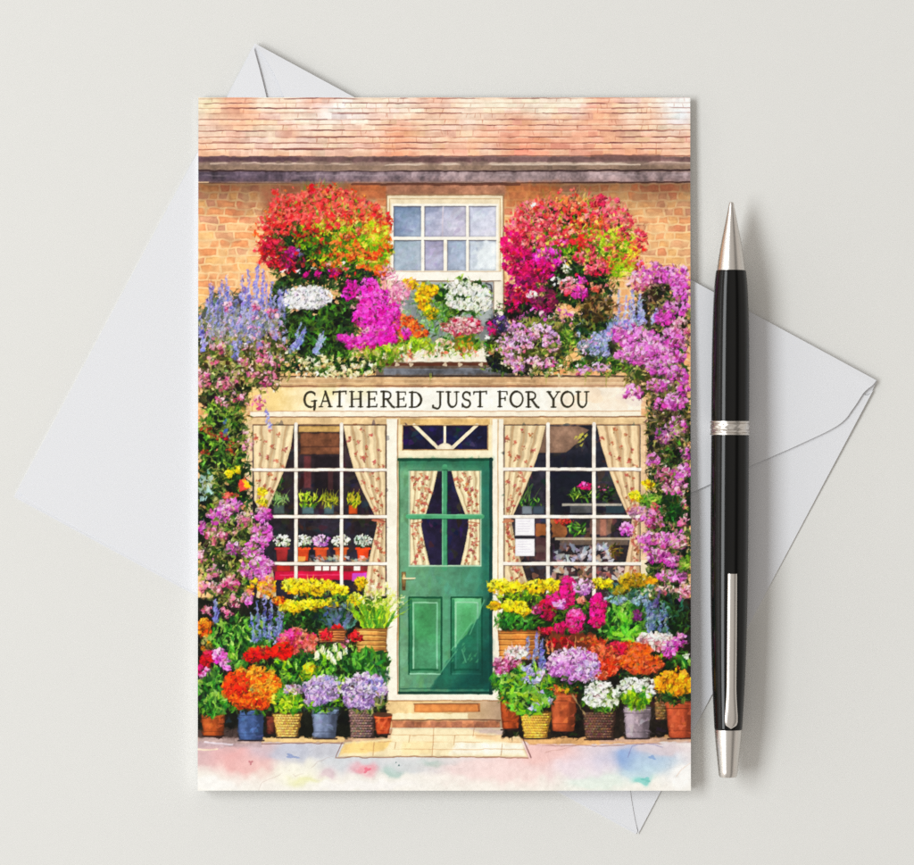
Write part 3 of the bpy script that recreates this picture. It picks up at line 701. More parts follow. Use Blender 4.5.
curtain("painted_door_curtain", DOOR, [(518, 468), (526, 468.5), (545, 465), (565, 460.5)], [(470, 480), (600, 480)], 518, 565, 2.6, nr=8, base=(252, 234, 190))
use(DOOR)
line([(412, 523.5), (422, 522)], 1.3, (170, 110, 80), .8, .2); line([(468, 522), (479, 523.5)], 1.3, (170, 110, 80), .8, .2)
line([(444.6, 467), (444.6, 568)], 5.4, (84, 154, 116), 1, .15, ids=True); line([(442.6, 470), (442.6, 566)], 1.0, (150, 204, 166), .7, .1); line([(447.3, 470), (447.3, 566)], .9, (26, 76, 56), .7, .1)
line([(408, 516.4), (482, 516.4)], 4.6, (88, 160, 118), 1, .15, ids=True); line([(408, 514.8), (482, 514.8)], .9, (150, 204, 166), .7, .1); line([(410, 519), (480, 519)], .9, (26, 76, 56), .7, .1)
line([(409, 470.2), (481, 470.2)], 1.2, (30, 92, 66), .7, .2); line([(409, 566), (481, 566)], 1.4, (190, 222, 190), .7, .2)
part("painted_door_handle", DOOR)
rect(401.6, 572, 405.8, 590.5, (150, 122, 78), var=.4, edge=.4, wob=.3); dab(404, 577, 1.8, 2.4, 0, c3((222, 196, 140)), .9); dab(404, 588, 1.3, 1.8, 0, c3((90, 66, 40)), .9)
line([(404, 578.4), (415, 578.2)], 1.5, (236, 222, 180), .95, .1, ids=True); line([(404, 579.8), (414, 579.6)], .8, (70, 80, 50), .7, .1)

# ----- doorstep, path, kerb and pavement
part("painted_doorstep")
rect(388, 694.5, 502, 700.2, (253, 244, 224), var=.06, wob=.3)
rect(386, 700, 503, 728, (240, 204, 152), var=.2, grad=((176, 150, 130), 440, 0, 506, 0))
line([(388, 700.6), (502, 700.2)], 1.2, (150, 104, 70), .7, .3)
poly([(414, 703.5), (480, 703.2), (480.5, 711.8), (414, 712)], (226, 146, 88), var=.25, edge=.3, wob=.4); line([(414, 703.6), (478, 703.4), (479, 711)], 1.1, (110, 72, 54), .7, .3)
rect(388, 713.2, 468, 718.6, (254, 238, 196), var=.06, a=.9, wob=.5); rect(392, 720.8, 500, 727.6, (190, 128, 96), var=.5, wob=.5); line([(390, 720), (500, 719.6)], 1.4, (110, 72, 54), .8, .4)
for x in (406, 431, 452, 474): rect(x, 721.5, x + R.uniform(8, 16), 727, (150, 104, 86), a=.6, wob=.8, var=.4)
line([(392, 728), (501, 727.6)], 1.3, (130, 92, 72), .7, .4)
part("painted_pavement")
w = win(190, 728, 700, 800); X, Y = grid(w)
pc = np.broadcast_to(c3((246, 240, 230)), X.shape + (3,)).copy()
for (bx, by, sx_, sy_, bc, ba) in ((230, 748, 60, 10, (220, 188, 190), .8), (330, 750, 60, 9, (196, 198, 212), .75), (450, 764, 110, 8, (214, 214, 220), .7), (600, 752, 90, 12, (224, 206, 218), .8), (520, 766, 50, 14, (248, 210, 206), .7), (208, 752, 22, 12, (214, 178, 180), .8), (247, 760, 26, 14, (236, 176, 174), .85), (288, 752, 26, 9, (190, 194, 210), .8), (300, 775, 30, 12, (250, 246, 226), .7), (308, 782, 14, 5, (226, 226, 160), .7),
        (322, 750, 14, 9, (196, 196, 204), .7), (350, 762, 26, 8, (206, 210, 216), .8), (366, 769, 8, 5, (238, 160, 170), .9), (332, 773, 9, 5, (208, 180, 190), .7), (392, 770, 11, 5, (170, 200, 190), .8),
        (430, 765, 40, 7, (206, 212, 214), .75), (432, 762, 8, 4, (170, 196, 186), .7), (480, 768, 40, 9, (250, 218, 214), .8), (545, 752, 26, 12, (244, 196, 190), .85), (585, 768, 26, 10, (238, 220, 230), .8), (600, 782, 30, 7, (220, 238, 226), .7),
        (640, 758, 26, 12, (158, 180, 216), .85), (632, 756, 14, 8, (142, 166, 210), .9), (655, 762, 20, 9, (186, 206, 226), .8), (640, 772, 20, 6, (190, 216, 230), .7), (647, 780, 7, 4, (140, 204, 196), .9), (660, 748, 26, 6, (222, 204, 206), .7), (682, 775, 14, 14, (255, 253, 250), .9), (205, 785, 30, 6, (252, 250, 246), .8), (350, 786, 60, 5, (250, 246, 244), .7)):
    m_ = np.exp(-(((X - bx) + (N18[w] - .5) * 16) / sx_) ** 2 - (((Y - by) + (N8[w] - .5) * 8) / sy_) ** 2)
    m_ = np.clip(m_ * 1.7, 0, 1)[..., None] * ba
    pc = pc * (1 - m_) + c3(bc) * m_
pc = pc * (1 + (FR[w] - .5)[..., None] * .07)
blu = ((N18[w] * .6 + N8[w] * .3 + N4[w] * .1) * 7) % 1.0
pc = pc * (1 - .05 * np.exp(-((blu - .5) / .045) ** 2) * (N40[w] > .42))[..., None]
comp(w, np.ones(X.shape, np.float32), np.clip(pc, 0, 1))
line([(628, 757), (632, 746), (645, 743), (662, 746)], 1.0, (130, 130, 170), .6, .8); dab(652, 757, 3.5, 1.8, .3, c3((120, 150, 200)), .6, .3); dab(367, 769.5, 3.5, 2.2, -.5, c3((226, 110, 130)), .7, .4)
dab(292, 756, 6, 1.8, .2, c3((130, 146, 190)), .7, .4); dab(251, 762, 2, 2, .2, c3((170, 100, 110)), .6, .4); dab(399, 765, .9, .9, 0, c3((60, 90, 90)), .8); dab(396, 762, .6, .6, 0, c3((60, 90, 90)), .8); dab(646, 779, 4, 2, .2, c3((110, 190, 180)), .6, .4)
line([(258, 790), (262, 782), (275, 776), (290, 770), (296, 776), (305, 772), (318, 762), (334, 755)], .6, (170, 146, 140), .45, 1.0, brk=.35)
line([(545, 752), (580, 744), (600, 742), (625, 744)], .8, (190, 150, 140), .6, 1.0, brk=.2); line([(676, 775), (684, 766), (690, 762)], .8, (226, 190, 170), .6, 1.0)
part("painted_kerb")
poly([(198, 728), (400, 728), (400, 741), (340, 743), (262, 742), (250, 744), (198, 741)], (206, 170, 140), wob=.8, var=.35, soft=.8)
rect(198, 736, 262, 747, (180, 160, 164), a=.75, wob=1.5, var=.3, soft=1.5); rect(262, 735.5, 345, 742, (246, 208, 150), wob=.8, var=.12, a=.9)
line([(198, 749.5), (218, 749)], 1.6, (252, 232, 200), .8, .8); line([(205, 742), (232, 744)], 1.6, (236, 226, 236), .7, .8)
line([(262, 743), (345, 742.6)], 1.2, (130, 92, 84), .7, .8)
part("painted_kerb")
poly([(498, 728), (691, 728), (691, 741), (600, 744), (530, 744)], (226, 176, 124), wob=.8, var=.3, soft=.8)
line([(526, 744.6), (600, 745), (691, 741.6)], 1.1, (150, 110, 100), .6, .8, brk=.15); rect(600, 737, 690, 742, (186, 160, 160), a=.6, soft=1.5, wob=1)
part("painted_garden_path")
poly([(393, 727.8), (516, 727.8), (528, 756.5), (338, 756.5), (345, 742), (390, 738)], (253, 232, 190), var=.12, edge=.2)
poly([(345, 743), (392, 740), (384, 751), (340, 754)], (248, 204, 130), a=.8, soft=1.5, wob=1)
poly([(470, 728), (516, 728), (520, 736), (480, 733)], (190, 168, 170), a=.7, soft=1.5, wob=1); poly([(475, 733), (520, 737), (520, 744), (476, 738)], (250, 206, 158), a=.8, soft=1, wob=.8)
poly([(456, 742), (522, 744), (524, 754), (450, 754)], (255, 250, 232), a=.8, soft=2, wob=1); poly([(402, 741), (432, 741), (432, 754), (402, 754)], (252, 222, 168), a=.7, soft=1.5, wob=1)
for y, xa, xb in ((734.6, 384, 518), (741.4, 378, 522), (748.6, 344, 524)): line([(xa, y), (xb, y + .6)], .8, (206, 160, 120), .75, .6, brk=.25)
for (x, ya, yb) in ((392, 728, 734), (434, 728, 742), (474, 728, 736), (410, 735, 742), (455, 735, 744), (374, 742, 755), (433, 742, 755), (502, 744, 755), (396, 742, 748)): line([(x, ya), (x - 1, yb)], .8, (170, 124, 92), .7, .3)
line([(336, 757), (430, 756), (528, 757.5)], 1.3, (150, 108, 84), .75, .8); line([(519, 730), (531, 757)], 1.2, (90, 60, 60), .7, .4); line([(342, 742), (336, 756)], 1.0, (120, 84, 74), .7, .4)

# ================= flowers and foliage, back to front
# dark bed behind the front pots
part("painted_plant_bed")
rect(196, 598, 387, 737, (34, 36, 26), wob=1.5, var=.6, soft=1); part("painted_plant_bed"); rect(503, 598, 692, 737, (40, 34, 28), wob=1.5, var=.6, soft=1); rect(196, 728, 262, 738, (120, 96, 96), a=.6, soft=2, wob=1, ids=False)
for _ in range(300):
    x = R.uniform(199, 386) if R.random() < .5 else R.uniform(506, 690)
    dab(x, R.uniform(600, 734), R.uniform(2, 5), R.uniform(1, 2.5), R.random() * 3, jit(c3([(60, 46, 34), (26, 40, 26), (80, 56, 44), (44, 60, 34), (52, 56, 74)][int(R.integers(5))]), .12), .6, .3, 3, False)
# ---- upper left: lavender and pink climbers, down the left side
part("painted_climber")
leaves(230, 330, 40, 40, 330, 3.0, [(70, 74, 90), (90, 94, 110), (110, 120, 100), (84, 96, 60)], True); leaves(280, 318, 14, 40, 160, 3, DKGREEN[1:] + OLIVE[:2], True)
leaves(222, 350, 34, 36, 330, 3.0, OLIVE, True); leaves(262, 355, 34, 38, 330, 3.0, OLIVE, True)
leaves(224, 392, 28, 26, 260, 3.0, [(40, 40, 26), (70, 74, 40), (104, 104, 60), (140, 134, 88)], True)
leaves(222, 500, 30, 96, 700, 3.2, DKGREEN[:4], True)
leaves(222, 440, 26, 42, 420, 3.2, DKGREEN + GREEN[3:], True)
leaves(212, 500, 18, 36, 240, 3.0, DKGREEN + OLIVE[2:], True); leaves(228, 560, 32, 50, 460, 3.2, [(36, 44, 26), (56, 68, 34), (88, 98, 48), (128, 132, 72), (166, 164, 100)], True)
for (x, y, r_, n_) in ((216, 345, 8, 18), (262, 345, 7, 16), (275, 332, 7, 16), (262, 358, 9, 20), (243, 362, 6, 14), (267, 378, 9, 26), (224, 384, 9, 20), (222, 401, 7, 16), (204, 374, 7, 18), (204, 384, 6, 12), (238, 397, 7, 14), (258, 402, 8, 14), (252, 372, 7, 14), (276, 362, 7, 12), (244, 344, 8, 12), (284, 345, 7, 12), (212, 360, 7, 10), (232, 376, 8, 10)):
    blooms(x, y, r_, r_ * .8, n_, 1.8, PINK)
blooms(240, 362, 48, 44, 130, 1.3, DUSTY[1:] + CREAM[1:3], p=.5)
for _ in range(30):
    x = 202 + 84 * R.random(); yb = 348 - abs(x - 250) * .25 + R.normal(0, 12) + 2
    spike(x, yb - R.uniform(22, 44) - max(0, 26 - abs(x - 256) * .55), yb - 8, R.normal(0, 3), LAV, 2.6)
for (x, y0, y1, l) in ((256, 264, 300, 2), (250, 270, 318, -2), (268, 282, 330, 4), (243, 276, 330, -1), (231, 285, 335, -4), (222, 288, 336, -3), (212, 300, 340, -5), (204, 316, 346, -4), (278, 284, 318, 5), (286, 290, 320, 4), (236, 300, 345, 0), (202, 324, 350, -2), (234, 330, 350, 0), (262, 290, 335, 1)):
    spike(x, y0, y1, l, LAV, 3.2)
leaves(240, 322, 42, 20, 90, 2.6, OLIVE[1:] + [(150, 150, 160)], False, 1)
for _ in range(70): blade(R.uniform(202, 290), R.uniform(318, 350), R.uniform(14, 40), -1.57 + R.normal(0, .22), [(120, 126, 110), (168, 166, 206), (96, 104, 84), (190, 186, 224)][int(R.integers(4))], .9)
blooms(244, 330, 42, 16, 60, 1.5, PINK[1:] + ORCHL[2:])
for (x, y, r_) in ((228, 306, 5), (257, 306, 5), (272, 312, 6), (222, 348, 5)): blooms(x, y, r_, r_, 14, 1.6, PINK)
for _ in range(60): blade(R.uniform(206, 290), R.uniform(320, 360), R.uniform(8, 22), -1.57 + R.normal(0, .4), [(140, 146, 130), (176, 176, 190), (120, 130, 84)][int(R.integers(3))], .8)
for (x, y) in ((211, 432), (206, 428), (233, 445), (219, 436), (204, 452), (231, 452)): blooms(x, y, 5, 4, 9, 1.6, [(120, 40, 34), (166, 56, 48), (196, 92, 70)])
spike(225, 420, 440, 0, [(70, 90, 160), (100, 120, 190)], 3); blooms(224, 437, 4, 4, 12, 1.5, CRIM); spike(270, 410, 428, -4, LAV, 3)
leaves(240, 430, 14, 18, 60, 2.2, OLIVE, False); blooms(246, 442, 8, 12, 22, 1.4, PINK)
for _ in range(40): dab(R.uniform(199, 212), R.uniform(470, 500), 2.4, 1.0, R.random() * 3, jit(c3((170, 196, 196)), .1), .8, .2)
for (x, y) in ((228, 474), (237, 470)): blooms(x, y, 4, 3.4, 14, 1.8, YEL)
blooms(262, 491, 4.5, 4, 18, 1.8, YEL); blooms(262, 502, 5.5, 4, 22, 1.8, YEL)
poly([(238, 480), (245, 478), (250, 490), (240, 492)], (232, 84, 76), wob=1); poly([(242, 478), (249, 483), (251, 489), (245, 488)], (252, 200, 40), wob=1)
blooms(230, 497, 8, 3.5, 34, 1.8, RED)
for (x, y, rx, ry, n_, s_, pal) in ((230, 506, 12, 8, 56, 2.1, ORCH), (219, 515, 12, 9, 60, 2.1, ORCH), (262, 514, 10, 7, 40, 2.0, ORCH), (242, 520, 7, 8, 24, 1.9, PINK), (262, 532, 11, 10, 90, 2.1, ORCH[1:]), (258, 546, 11, 9, 70, 2.0, ORCH[1:]),
        (212, 535, 6, 9, 26, 1.8, PINK), (222, 536, 5, 4, 12, 2.0, PINK), (234, 549, 9, 6, 40, 1.9, ORCH), (250, 553, 9, 6, 36, 2.0, ORCH), (262, 566, 11, 10, 90, 2.1, ORCH[1:]), (247, 568, 9, 7, 36, 2.0, ORCH), (213, 573, 6, 7, 24, 2.0, PINK),
        (201, 556, 5, 6, 16, 1.8, PINK), (216, 587, 8, 5, 28, 2.0, PINK), (231, 583, 8, 7, 40, 2.0, FUCH[1:] + PINK), (202, 587, 5, 6, 18, 1.8, PINK), (257, 577, 12, 5, 46, 2.0, ORCH), (236, 600, 8, 7, 24, 1.9, PINK), (228, 612, 7, 5, 14, 1.8, PINK), (208, 611, 6, 4, 14, 1.8, PINK), (248, 597, 5, 8, 30, 1.9, ORCH[1:]), (203, 528, 5, 7, 16, 1.8, ORCH)):
    blooms(x, y, rx, ry, n_, s_, pal)
blooms(232, 555, 30, 50, 70, 1.2, CREAM[1:] + DUSTY[2:])
# ---- upper right climber
leaves(226, 400, 26, 70, 120, 2.6, GREEN[1:5] + OLIVE[2:], False); leaves(232, 545, 30, 60, 120, 2.6, GREEN[1:5] + OLIVE[2:], False)
part("painted_climber")
leaves(660, 320, 32, 52, 460, 3.0, [(44, 40, 34), (74, 66, 48), (98, 96, 58), (136, 110, 100), (150, 140, 84)], True)
leaves(671, 480, 24, 150, 900, 3.2, DKGREEN[:4] + [(70, 54, 60)], True); leaves(598, 340, 26, 30, 160, 2.8, DKGREEN + OLIVE[1:3], True)
leaves(668, 430, 23, 66, 560, 3.0, [(36, 42, 26), (60, 66, 36), (92, 88, 52), (120, 100, 84), (146, 136, 86)], True)
leaves(668, 560, 23, 56, 460, 3.0, [(30, 42, 26), (50, 68, 34), (80, 96, 46), (112, 116, 66), (150, 140, 90)], True)
leaves(615, 345, 40, 30, 260, 2.8, [(50, 50, 34), (90, 90, 60), (120, 130, 70), (160, 150, 110)], True); leaves(645, 376, 22, 22, 130, 2.6, OLIVE, True)
for (x, y, rx, ry, n_, s_, pal) in ((650, 272, 18, 12, 90, 2.0, ORCH), (676, 276, 14, 12, 90, 2.1, ORCH), (682, 290, 9, 12, 60, 2.1, ORCH), (640, 282, 14, 9, 50, 1.9, PINK), (676, 308, 13, 8, 50, 2.0, ORCH), (664, 318, 10, 8, 46, 2.0, MAG[2:] + ORCH[1:3]),
        (625, 332, 18, 12, 130, 2.0, ORCH), (640, 340, 20, 12, 150, 2.1, ORCH[1:]), (634, 356, 20, 9, 110, 2.0, ORCH[1:]), (655, 350, 16, 12, 110, 2.2, ORCH[1:]), (672, 352, 16, 12, 100, 2.1, ORCH), (660, 366, 15, 10, 100, 2.0, ORCH[1:]), (680, 330, 9, 12, 50, 2.0, PINK), (672, 338, 12, 10, 50, 1.8, ORCH),
        (676, 376, 12, 9, 60, 2.0, ORCH), (658, 386, 12, 7, 46, 1.9, ORCH), (632, 392, 10, 8, 40, 1.8, ORCH), (676, 400, 12, 9, 60, 2.1, ORCH[1:]), (662, 405, 10, 5, 30, 2.0, MAG[2:] + ORCH[2:4]), (684, 386, 6, 12, 30, 1.9, ORCH),
        (678, 425, 9, 9, 36, 1.9, ORCH), (664, 435, 10, 9, 40, 1.8, [(120, 60, 110), (160, 90, 150), (190, 130, 180)]), (654, 459, 7, 5, 30, 2.0, ORCH), (684, 454, 6, 6, 26, 2.0, ORCH), (666, 474, 12, 8, 44, 1.8, PLUM), (682, 472, 8, 9, 46, 2.0, ORCH), (675, 488, 12, 8, 60, 2.0, PINK + ORCH[2:]), (680, 504, 7, 5, 20, 2.0, PINK),
        (654, 508, 8, 5, 22, 1.9, PINK), (640, 512, 11, 8, 44, 1.8, [(140, 70, 120), (176, 110, 156), (206, 150, 186)]), (652, 520, 12, 8, 46, 1.8, PLUM + ORCH[3:]), (626, 529, 7, 7, 36, 2.0, ORCH[1:]), (683, 520, 6, 6, 22, 2.1, PINK), (648, 538, 12, 6, 40, 1.9, ORCH), (664, 540, 10, 7, 44, 2.1, ORCH), (680, 540, 9, 9, 44, 2.0, PINK + ORCH[2:]),
        (658, 556, 12, 7, 46, 2.1, MAG[2:] + ORCH), (675, 562, 9, 6, 30, 2.0, ORCH), (644, 545, 6, 7, 20, 1.9, ORCH), (672, 576, 14, 6, 60, 2.1, ORCH[1:]), (684, 590, 6, 9, 26, 1.9, PINK), (668, 590, 12, 4, 40, 1.8, DUSTY[1:]), (678, 604, 4, 9, 30, 1.8, ORCH)):
    blooms(x, y, rx, ry, n_, s_, pal)
blooms(668, 470, 20, 120, 120, 1.2, DUSTY[1:], p=.6)
leaves(672, 458, 12, 10, 46, 2.6, DKGREEN, True); leaves(672, 508, 12, 14, 60, 3.2, BRIGHT[:3] + DKGREEN[1:3], True); leaves(650, 500, 12, 7, 44, 3.4, GREEN[2:], True); blooms(655, 507, 4, 3.5, 12, 1.8, PINKRED)
blooms(648, 484, 6, 4.5, 26, 2.2, YEL); blooms(635, 496, 5, 4.5, 24, 2.2, YEL); leaves(676, 432, 8, 5, 20, 2, [(150, 160, 110), (206, 200, 140)], False)
leaves(684, 565, 6, 9, 30, 3, GREEN[2:], False); leaves(664, 350, 30, 60, 50, 2.4, GREEN[1:5] + OLIVE[2:], False); leaves(670, 500, 20, 90, 80, 2.6, GREEN[1:5] + OLIVE[1:], False)
for (x, y0, y1, l) in ((612, 292, 326, -1), (618, 290, 324, 1), (609, 298, 328, -3), (624, 296, 328, 2), (633, 290, 320, 0), (639, 294, 318, 1), (652, 308, 322, 5), (645, 310, 322, -2), (600, 305, 330, -3), (630, 300, 330, 0), (640, 300, 324, 3)):
    spike(x, y0, y1, l, LAV[1:] + BLUEG[2:], 2.8)
for _ in range(17): x = R.uniform(575, 608); spike(x, 314 + R.uniform(0, 22), 350 + R.normal(0, 9), R.normal(0, 4), LAV[1:] + BLUEG[1:], 2.3)
leaves(590, 352, 14, 12, 30, 2.4, TEALG + GREEN[2:4], False)
for (x, y) in ((588, 340), (598, 342), (585, 350)): blooms(x, y, 5, 5, 10, 1.4, ORCHL[2:])
# ---- middle flowers between window and sign
part("painted_window_box_flowers")
leaves(528, 312, 34, 18, 190, 2.8, DKGREEN + [(90, 40, 60)], True); leaves(592, 318, 20, 14, 110, 2.8, DKGREEN + OLIVE[1:3], True); leaves(566, 330, 34, 12, 130, 2.8, DKGREEN[1:] + OLIVE[1:4], True); leaves(362, 278, 22, 16, 110, 2.8, DKGREEN[1:] + LIME[:2], True); leaves(540, 368, 60, 8, 150, 2.6, DKGREEN + GREEN[2:5], True)
blooms(545, 318, 34, 10, 40, 1.8, PINK + ORCH[1:4])
leaves(318, 325, 38, 34, 200, 3.4, DKGREEN, True); leaves(322, 366, 50, 10, 160, 2.8, DKGREEN, True); leaves(355, 300, 18, 26, 90, 3.2, DKGREEN, True); leaves(510, 352, 30, 22, 120, 2.8, DKGREEN + OLIVE[:2], True)
leaves(322, 340, 34, 34, 380, 3.6, DKGREEN + GREEN[2:4], True); leaves(350, 362, 42, 13, 170, 2.8, GREEN[:5], True); leaves(385, 352, 24, 12, 110, 2.6, LIME[:3] + OLIVE[1:], True)
leaves(535, 345, 42, 28, 380, 2.8, [(50, 52, 34), (84, 92, 44), (116, 130, 58), (150, 156, 84)], True); leaves(566, 341, 10, 11, 60, 2.4, GREEN[1:], True); leaves(600, 366, 34, 9, 90, 2.4, GREEN[1:5], True)
for _ in range(90): dab(R.uniform(296, 380), R.uniform(356, 378), R.uniform(1.2, 2.4), R.uniform(1, 1.6), R.random() * 3, jit(pick(CREAM, .7), .06), .85, .4, 4)
for (x, y) in ((322, 358), (304, 362), (347, 372), (356, 366), (353, 375), (318, 366), (332, 372), (352, 353)): blooms(x, y, 5, 3, 9, 1.9, CREAM)
for _ in range(5): x = R.uniform(290, 302); spike(x, 322 + R.uniform(0, 14), 350 + R.normal(0, 3), R.normal(6, 4), LAV[:4] + BLUEG[1:], 1.8)
for _ in range(4): spike(R.uniform(304, 318), 332 + R.uniform(0, 10), 352, 7, LAV[2:] + BLUEG[2:], 2.0)
for (x, y, rx, ry, n_) in ((512, 330, 14, 9, 60), (505, 345, 9, 10, 44), (522, 343, 12, 9, 54), (540, 332, 13, 8, 50), (552, 342, 9, 10, 40), (512, 358, 8, 8, 34), (545, 362, 12, 5, 34), (530, 360, 8, 5, 14), (582, 370, 8, 5, 22), (600, 367, 8, 5, 24), (518, 366, 6, 7, 20)):
    blooms(x, y, rx, ry, n_, 1.7, PINK[1:] + ORCHL[2:])
for _ in range(26): dab(R.uniform(500, 575), R.uniform(360, 376), 1.5, 1.1, R.random() * 3, jit(c3((246, 224, 200)), .05), .85, .4, 4)
for (x, l) in ((546, 10), (585, 12), (606, 13), (430, 9), (288, 9)): blade(x, 374, l, 1.4, (136, 150, 70), 1.4); blade(x + 2, 374, l * .6, 1.7, (170, 176, 80), 1.2)
leaves(430, 315, 36, 34, 240, 3.0, [(84, 104, 84), (112, 140, 96), (140, 170, 110), (150, 190, 140)], False); leaves(448, 302, 10, 15, 80, 3.2, BRIGHT, True); leaves(404, 345, 22, 9, 80, 3, LIME, True)
leaves(462, 298, 30, 22, 150, 2.4, GREEN[1:], True)
for (x, y, rx, ry, n_) in ((462, 288, 16, 7, 54), (478, 293, 13, 8, 50), (458, 303, 10, 6, 30), (473, 305, 14, 6, 40), (486, 302, 7, 9, 30), (466, 298, 20, 13, 50), (450, 287, 6, 4, 12)): blooms(x, y, rx, ry, n_, 1.9, WHG[1:], dots=(190, 196, 120))
for _ in range(20): blade(R.uniform(425, 448), R.uniform(325, 340), R.uniform(10, 26), -1.57 + R.normal(0, .3), [(150, 180, 170), (110, 150, 110)][int(R.integers(2))], 1.3)
for (x, y, rx, ry, n_) in ((410, 284, 7, 6, 40), (424, 290, 6, 6, 30), (432, 291, 5, 6, 26), (424, 303, 7, 7, 44), (431, 313, 6, 7, 36), (420, 297, 5, 7, 22)): blooms(x, y, rx, ry, n_, 2.1, GOLD + YEL[1:3])
leaves(462, 342, 26, 10, 80, 3.0, GREEN[1:5], True); rect(455, 336, 474, 350, (190, 120, 42), wob=1, var=.4, edge=.3); leaves(467, 340, 10, 7, 16, 3.4, GREEN[2:5], False, 1)
head(462, 326, 22, 9, DUSTY[0:] + PINKRED[1:2], 1.7); head(458, 322, 12, 6, DUSTY[1:], 1.6, .6, under=False)
for _ in range(40): dab(R.uniform(390, 500), R.uniform(346, 360), R.uniform(1.5, 4), R.uniform(.8, 1.6), R.normal(-.6, .6), jit(c3([(246, 238, 220), (244, 200, 170), (226, 214, 190), (240, 160, 140)][int(R.integers(4))]), .04), .7, .3)
leaves(424, 344, 12, 8, 46, 3, LIME[1:], False); leaves(440, 350, 62, 7, 120, 2.6, GREEN[2:] + LIME[:3] + OLIVE[2:], False, 1); blooms(440, 352, 58, 5, 26, 1.7, [(240, 160, 130), (250, 220, 190), (226, 110, 90)]); leaves(436, 318, 14, 20, 60, 2.6, GREEN[1:5], False)
for (x, y, r_, n_, pal) in ((441, 342, 5, 12, [(230, 170, 130), (248, 210, 180)]), (450, 344, 4, 8, [(230, 170, 130), (248, 210, 180)]), (404, 323, 13, 60, ORRED), (416, 329, 11, 40, ORRED), (396, 336, 9, 26, ORRED), (425, 333, 4, 10, ORRED)): blooms(x, y, r_, r_ * .7, n_, 1.8, pal)
blooms(406, 334, 5, 5, 24, 2.0, MAG[1:]); leaves(398, 342, 10, 5, 20, 2.6, BRIGHT, False)
leaves(497, 325, 12, 11, 70, 2.3, [(40, 30, 44), (66, 50, 80), (84, 80, 60), (100, 100, 120)], True); blooms(492, 328, 4, 8, 14, 1.8, FUCH[:3]); blooms(500, 322, 7, 6, 14, 1.6, [(80, 50, 120), (110, 80, 150)]); dab(487, 337, 2.2, 1.8, 0, c3((255, 252, 250)), .95, .3)
# white head, magenta mass
leaves(352, 305, 14, 20, 90, 3, DKGREEN + GREEN[2:4], True)
for _ in range(60): blade(392 + R.normal(0, 5), 300 + R.normal(0, 6), R.uniform(12, 28), -1.3 + R.normal(0, .45), [(236, 130, 170), (244, 170, 196), (220, 100, 150), (250, 200, 200)][int(R.integers(4))], 1.5)
blooms(386, 272, 9, 7, 44, 1.7, PINK[1:]); blooms(398, 290, 11, 10, 40, 1.6, PINK[2:])
for (x, y, rx, ry, n_, s_) in ((369, 286, 9, 8, 70, 2.3), (352, 292, 10, 8, 36, 2.0), (376, 300, 16, 12, 120, 2.3), (368, 315, 16, 12, 130, 2.4), (388, 310, 12, 10, 80, 2.3), (380, 334, 18, 10, 120, 2.4), (362, 342, 20, 6, 90, 2.2), (347, 338, 10, 5, 34, 2.0), (390, 322, 10, 10, 60, 2.1)):
    blooms(x, y, rx, ry, n_, s_, MAG[1:], dark=.7)
leaves(353, 330, 10, 5, 30, 2.8, DKGREEN, False)
for (x, y) in ((352, 306), (360, 298), (390, 300), (366, 330)): blooms(x, y, 4, 3, 8, 1.4, PINK[3:])
leaves(372, 352, 30, 5, 50, 2.4, LIME[:4] + OLIVE[2:], False, 1)
# ---- the two big baskets
part("painted_hanging_basket")
leaves(320, 240, 60, 46, 420, 3.0, GREEN[:4], True); leaves(312, 266, 44, 18, 260, 2.8, DKGREEN, True); leaves(335, 240, 38, 32, 340, 2.6, LIME, True); leaves(374, 246, 20, 26, 140, 2.8, LIME[1:] + [(200, 170, 70)], True)
for (x, y, rx, ry, n_, pal) in ((296, 206, 26, 15, 150, RED[1:]), (330, 198, 26, 11, 130, RED[1:]), (278, 222, 18, 16, 120, RED), (358, 212, 24, 14, 130, RED[1:]), (312, 212, 26, 14, 110, RED[2:]), (268, 242, 10, 14, 70, RED[:4]), (376, 222, 18, 12, 90, ORRED + RED[1:3]), (340, 214, 26, 12, 80, RED[2:]),
        (274, 252, 13, 16, 120, CRIM), (290, 262, 14, 12, 60, CRIM + MAG[:1]), (312, 240, 20, 10, 26, RED[:3]), (345, 246, 18, 14, 30, ORRED), (330, 258, 22, 10, 26, ORRED + RED[:2]), (382, 240, 12, 16, 40, ORRED[1:]), (362, 256, 18, 14, 20, ORRED), (376, 268, 12, 8, 14, ORRED), (300, 228, 22, 10, 30, RED), (345, 228, 24, 10, 40, RED[1:] + ORRED[1:]), (313, 190, 5, 6, 12, CRIM[2:] + RED[1:2]), (276, 192, 5, 4, 8, RED)):
    blooms(x, y, rx, ry, n_, 2.0, pal)
for (x, y) in ((259, 225), (257, 248), (262, 262)): blooms(x, y, 4, 4, 8, 1.7, RED[1:])
for (x, y, r_, n_, pal) in ((292, 252, 6, 20, MAG[:3]), (285, 264, 5, 10, MAG[:3]), (297, 252, 4, 8, LILAC[:3]), (318, 275, 4, 10, MAG[1:3]), (335, 272, 6, 16, CRIM[2:] + MAG[1:3]), (345, 266, 5, 8, PINK), (330, 263, 4, 5, DUSTY[3:]), (298, 270, 3, 4, WHT[3:]), (283, 270, 3, 3, WHG[1:]), (314, 268, 2.4, 3, WHG[1:]), (305, 276, 5, 8, MAG[:2]), (350, 285, 6, 16, MAG[1:4])):
    blooms(x, y, r_, r_ * .9, n_, 1.9, pal)
leaves(375, 232, 14, 12, 60, 2.4, LIME[2:], False); leaves(334, 228, 20, 9, 60, 2.0, LIME[2:], False); leaves(318, 250, 12, 8, 40, 2.4, BRIGHT[:3], False)
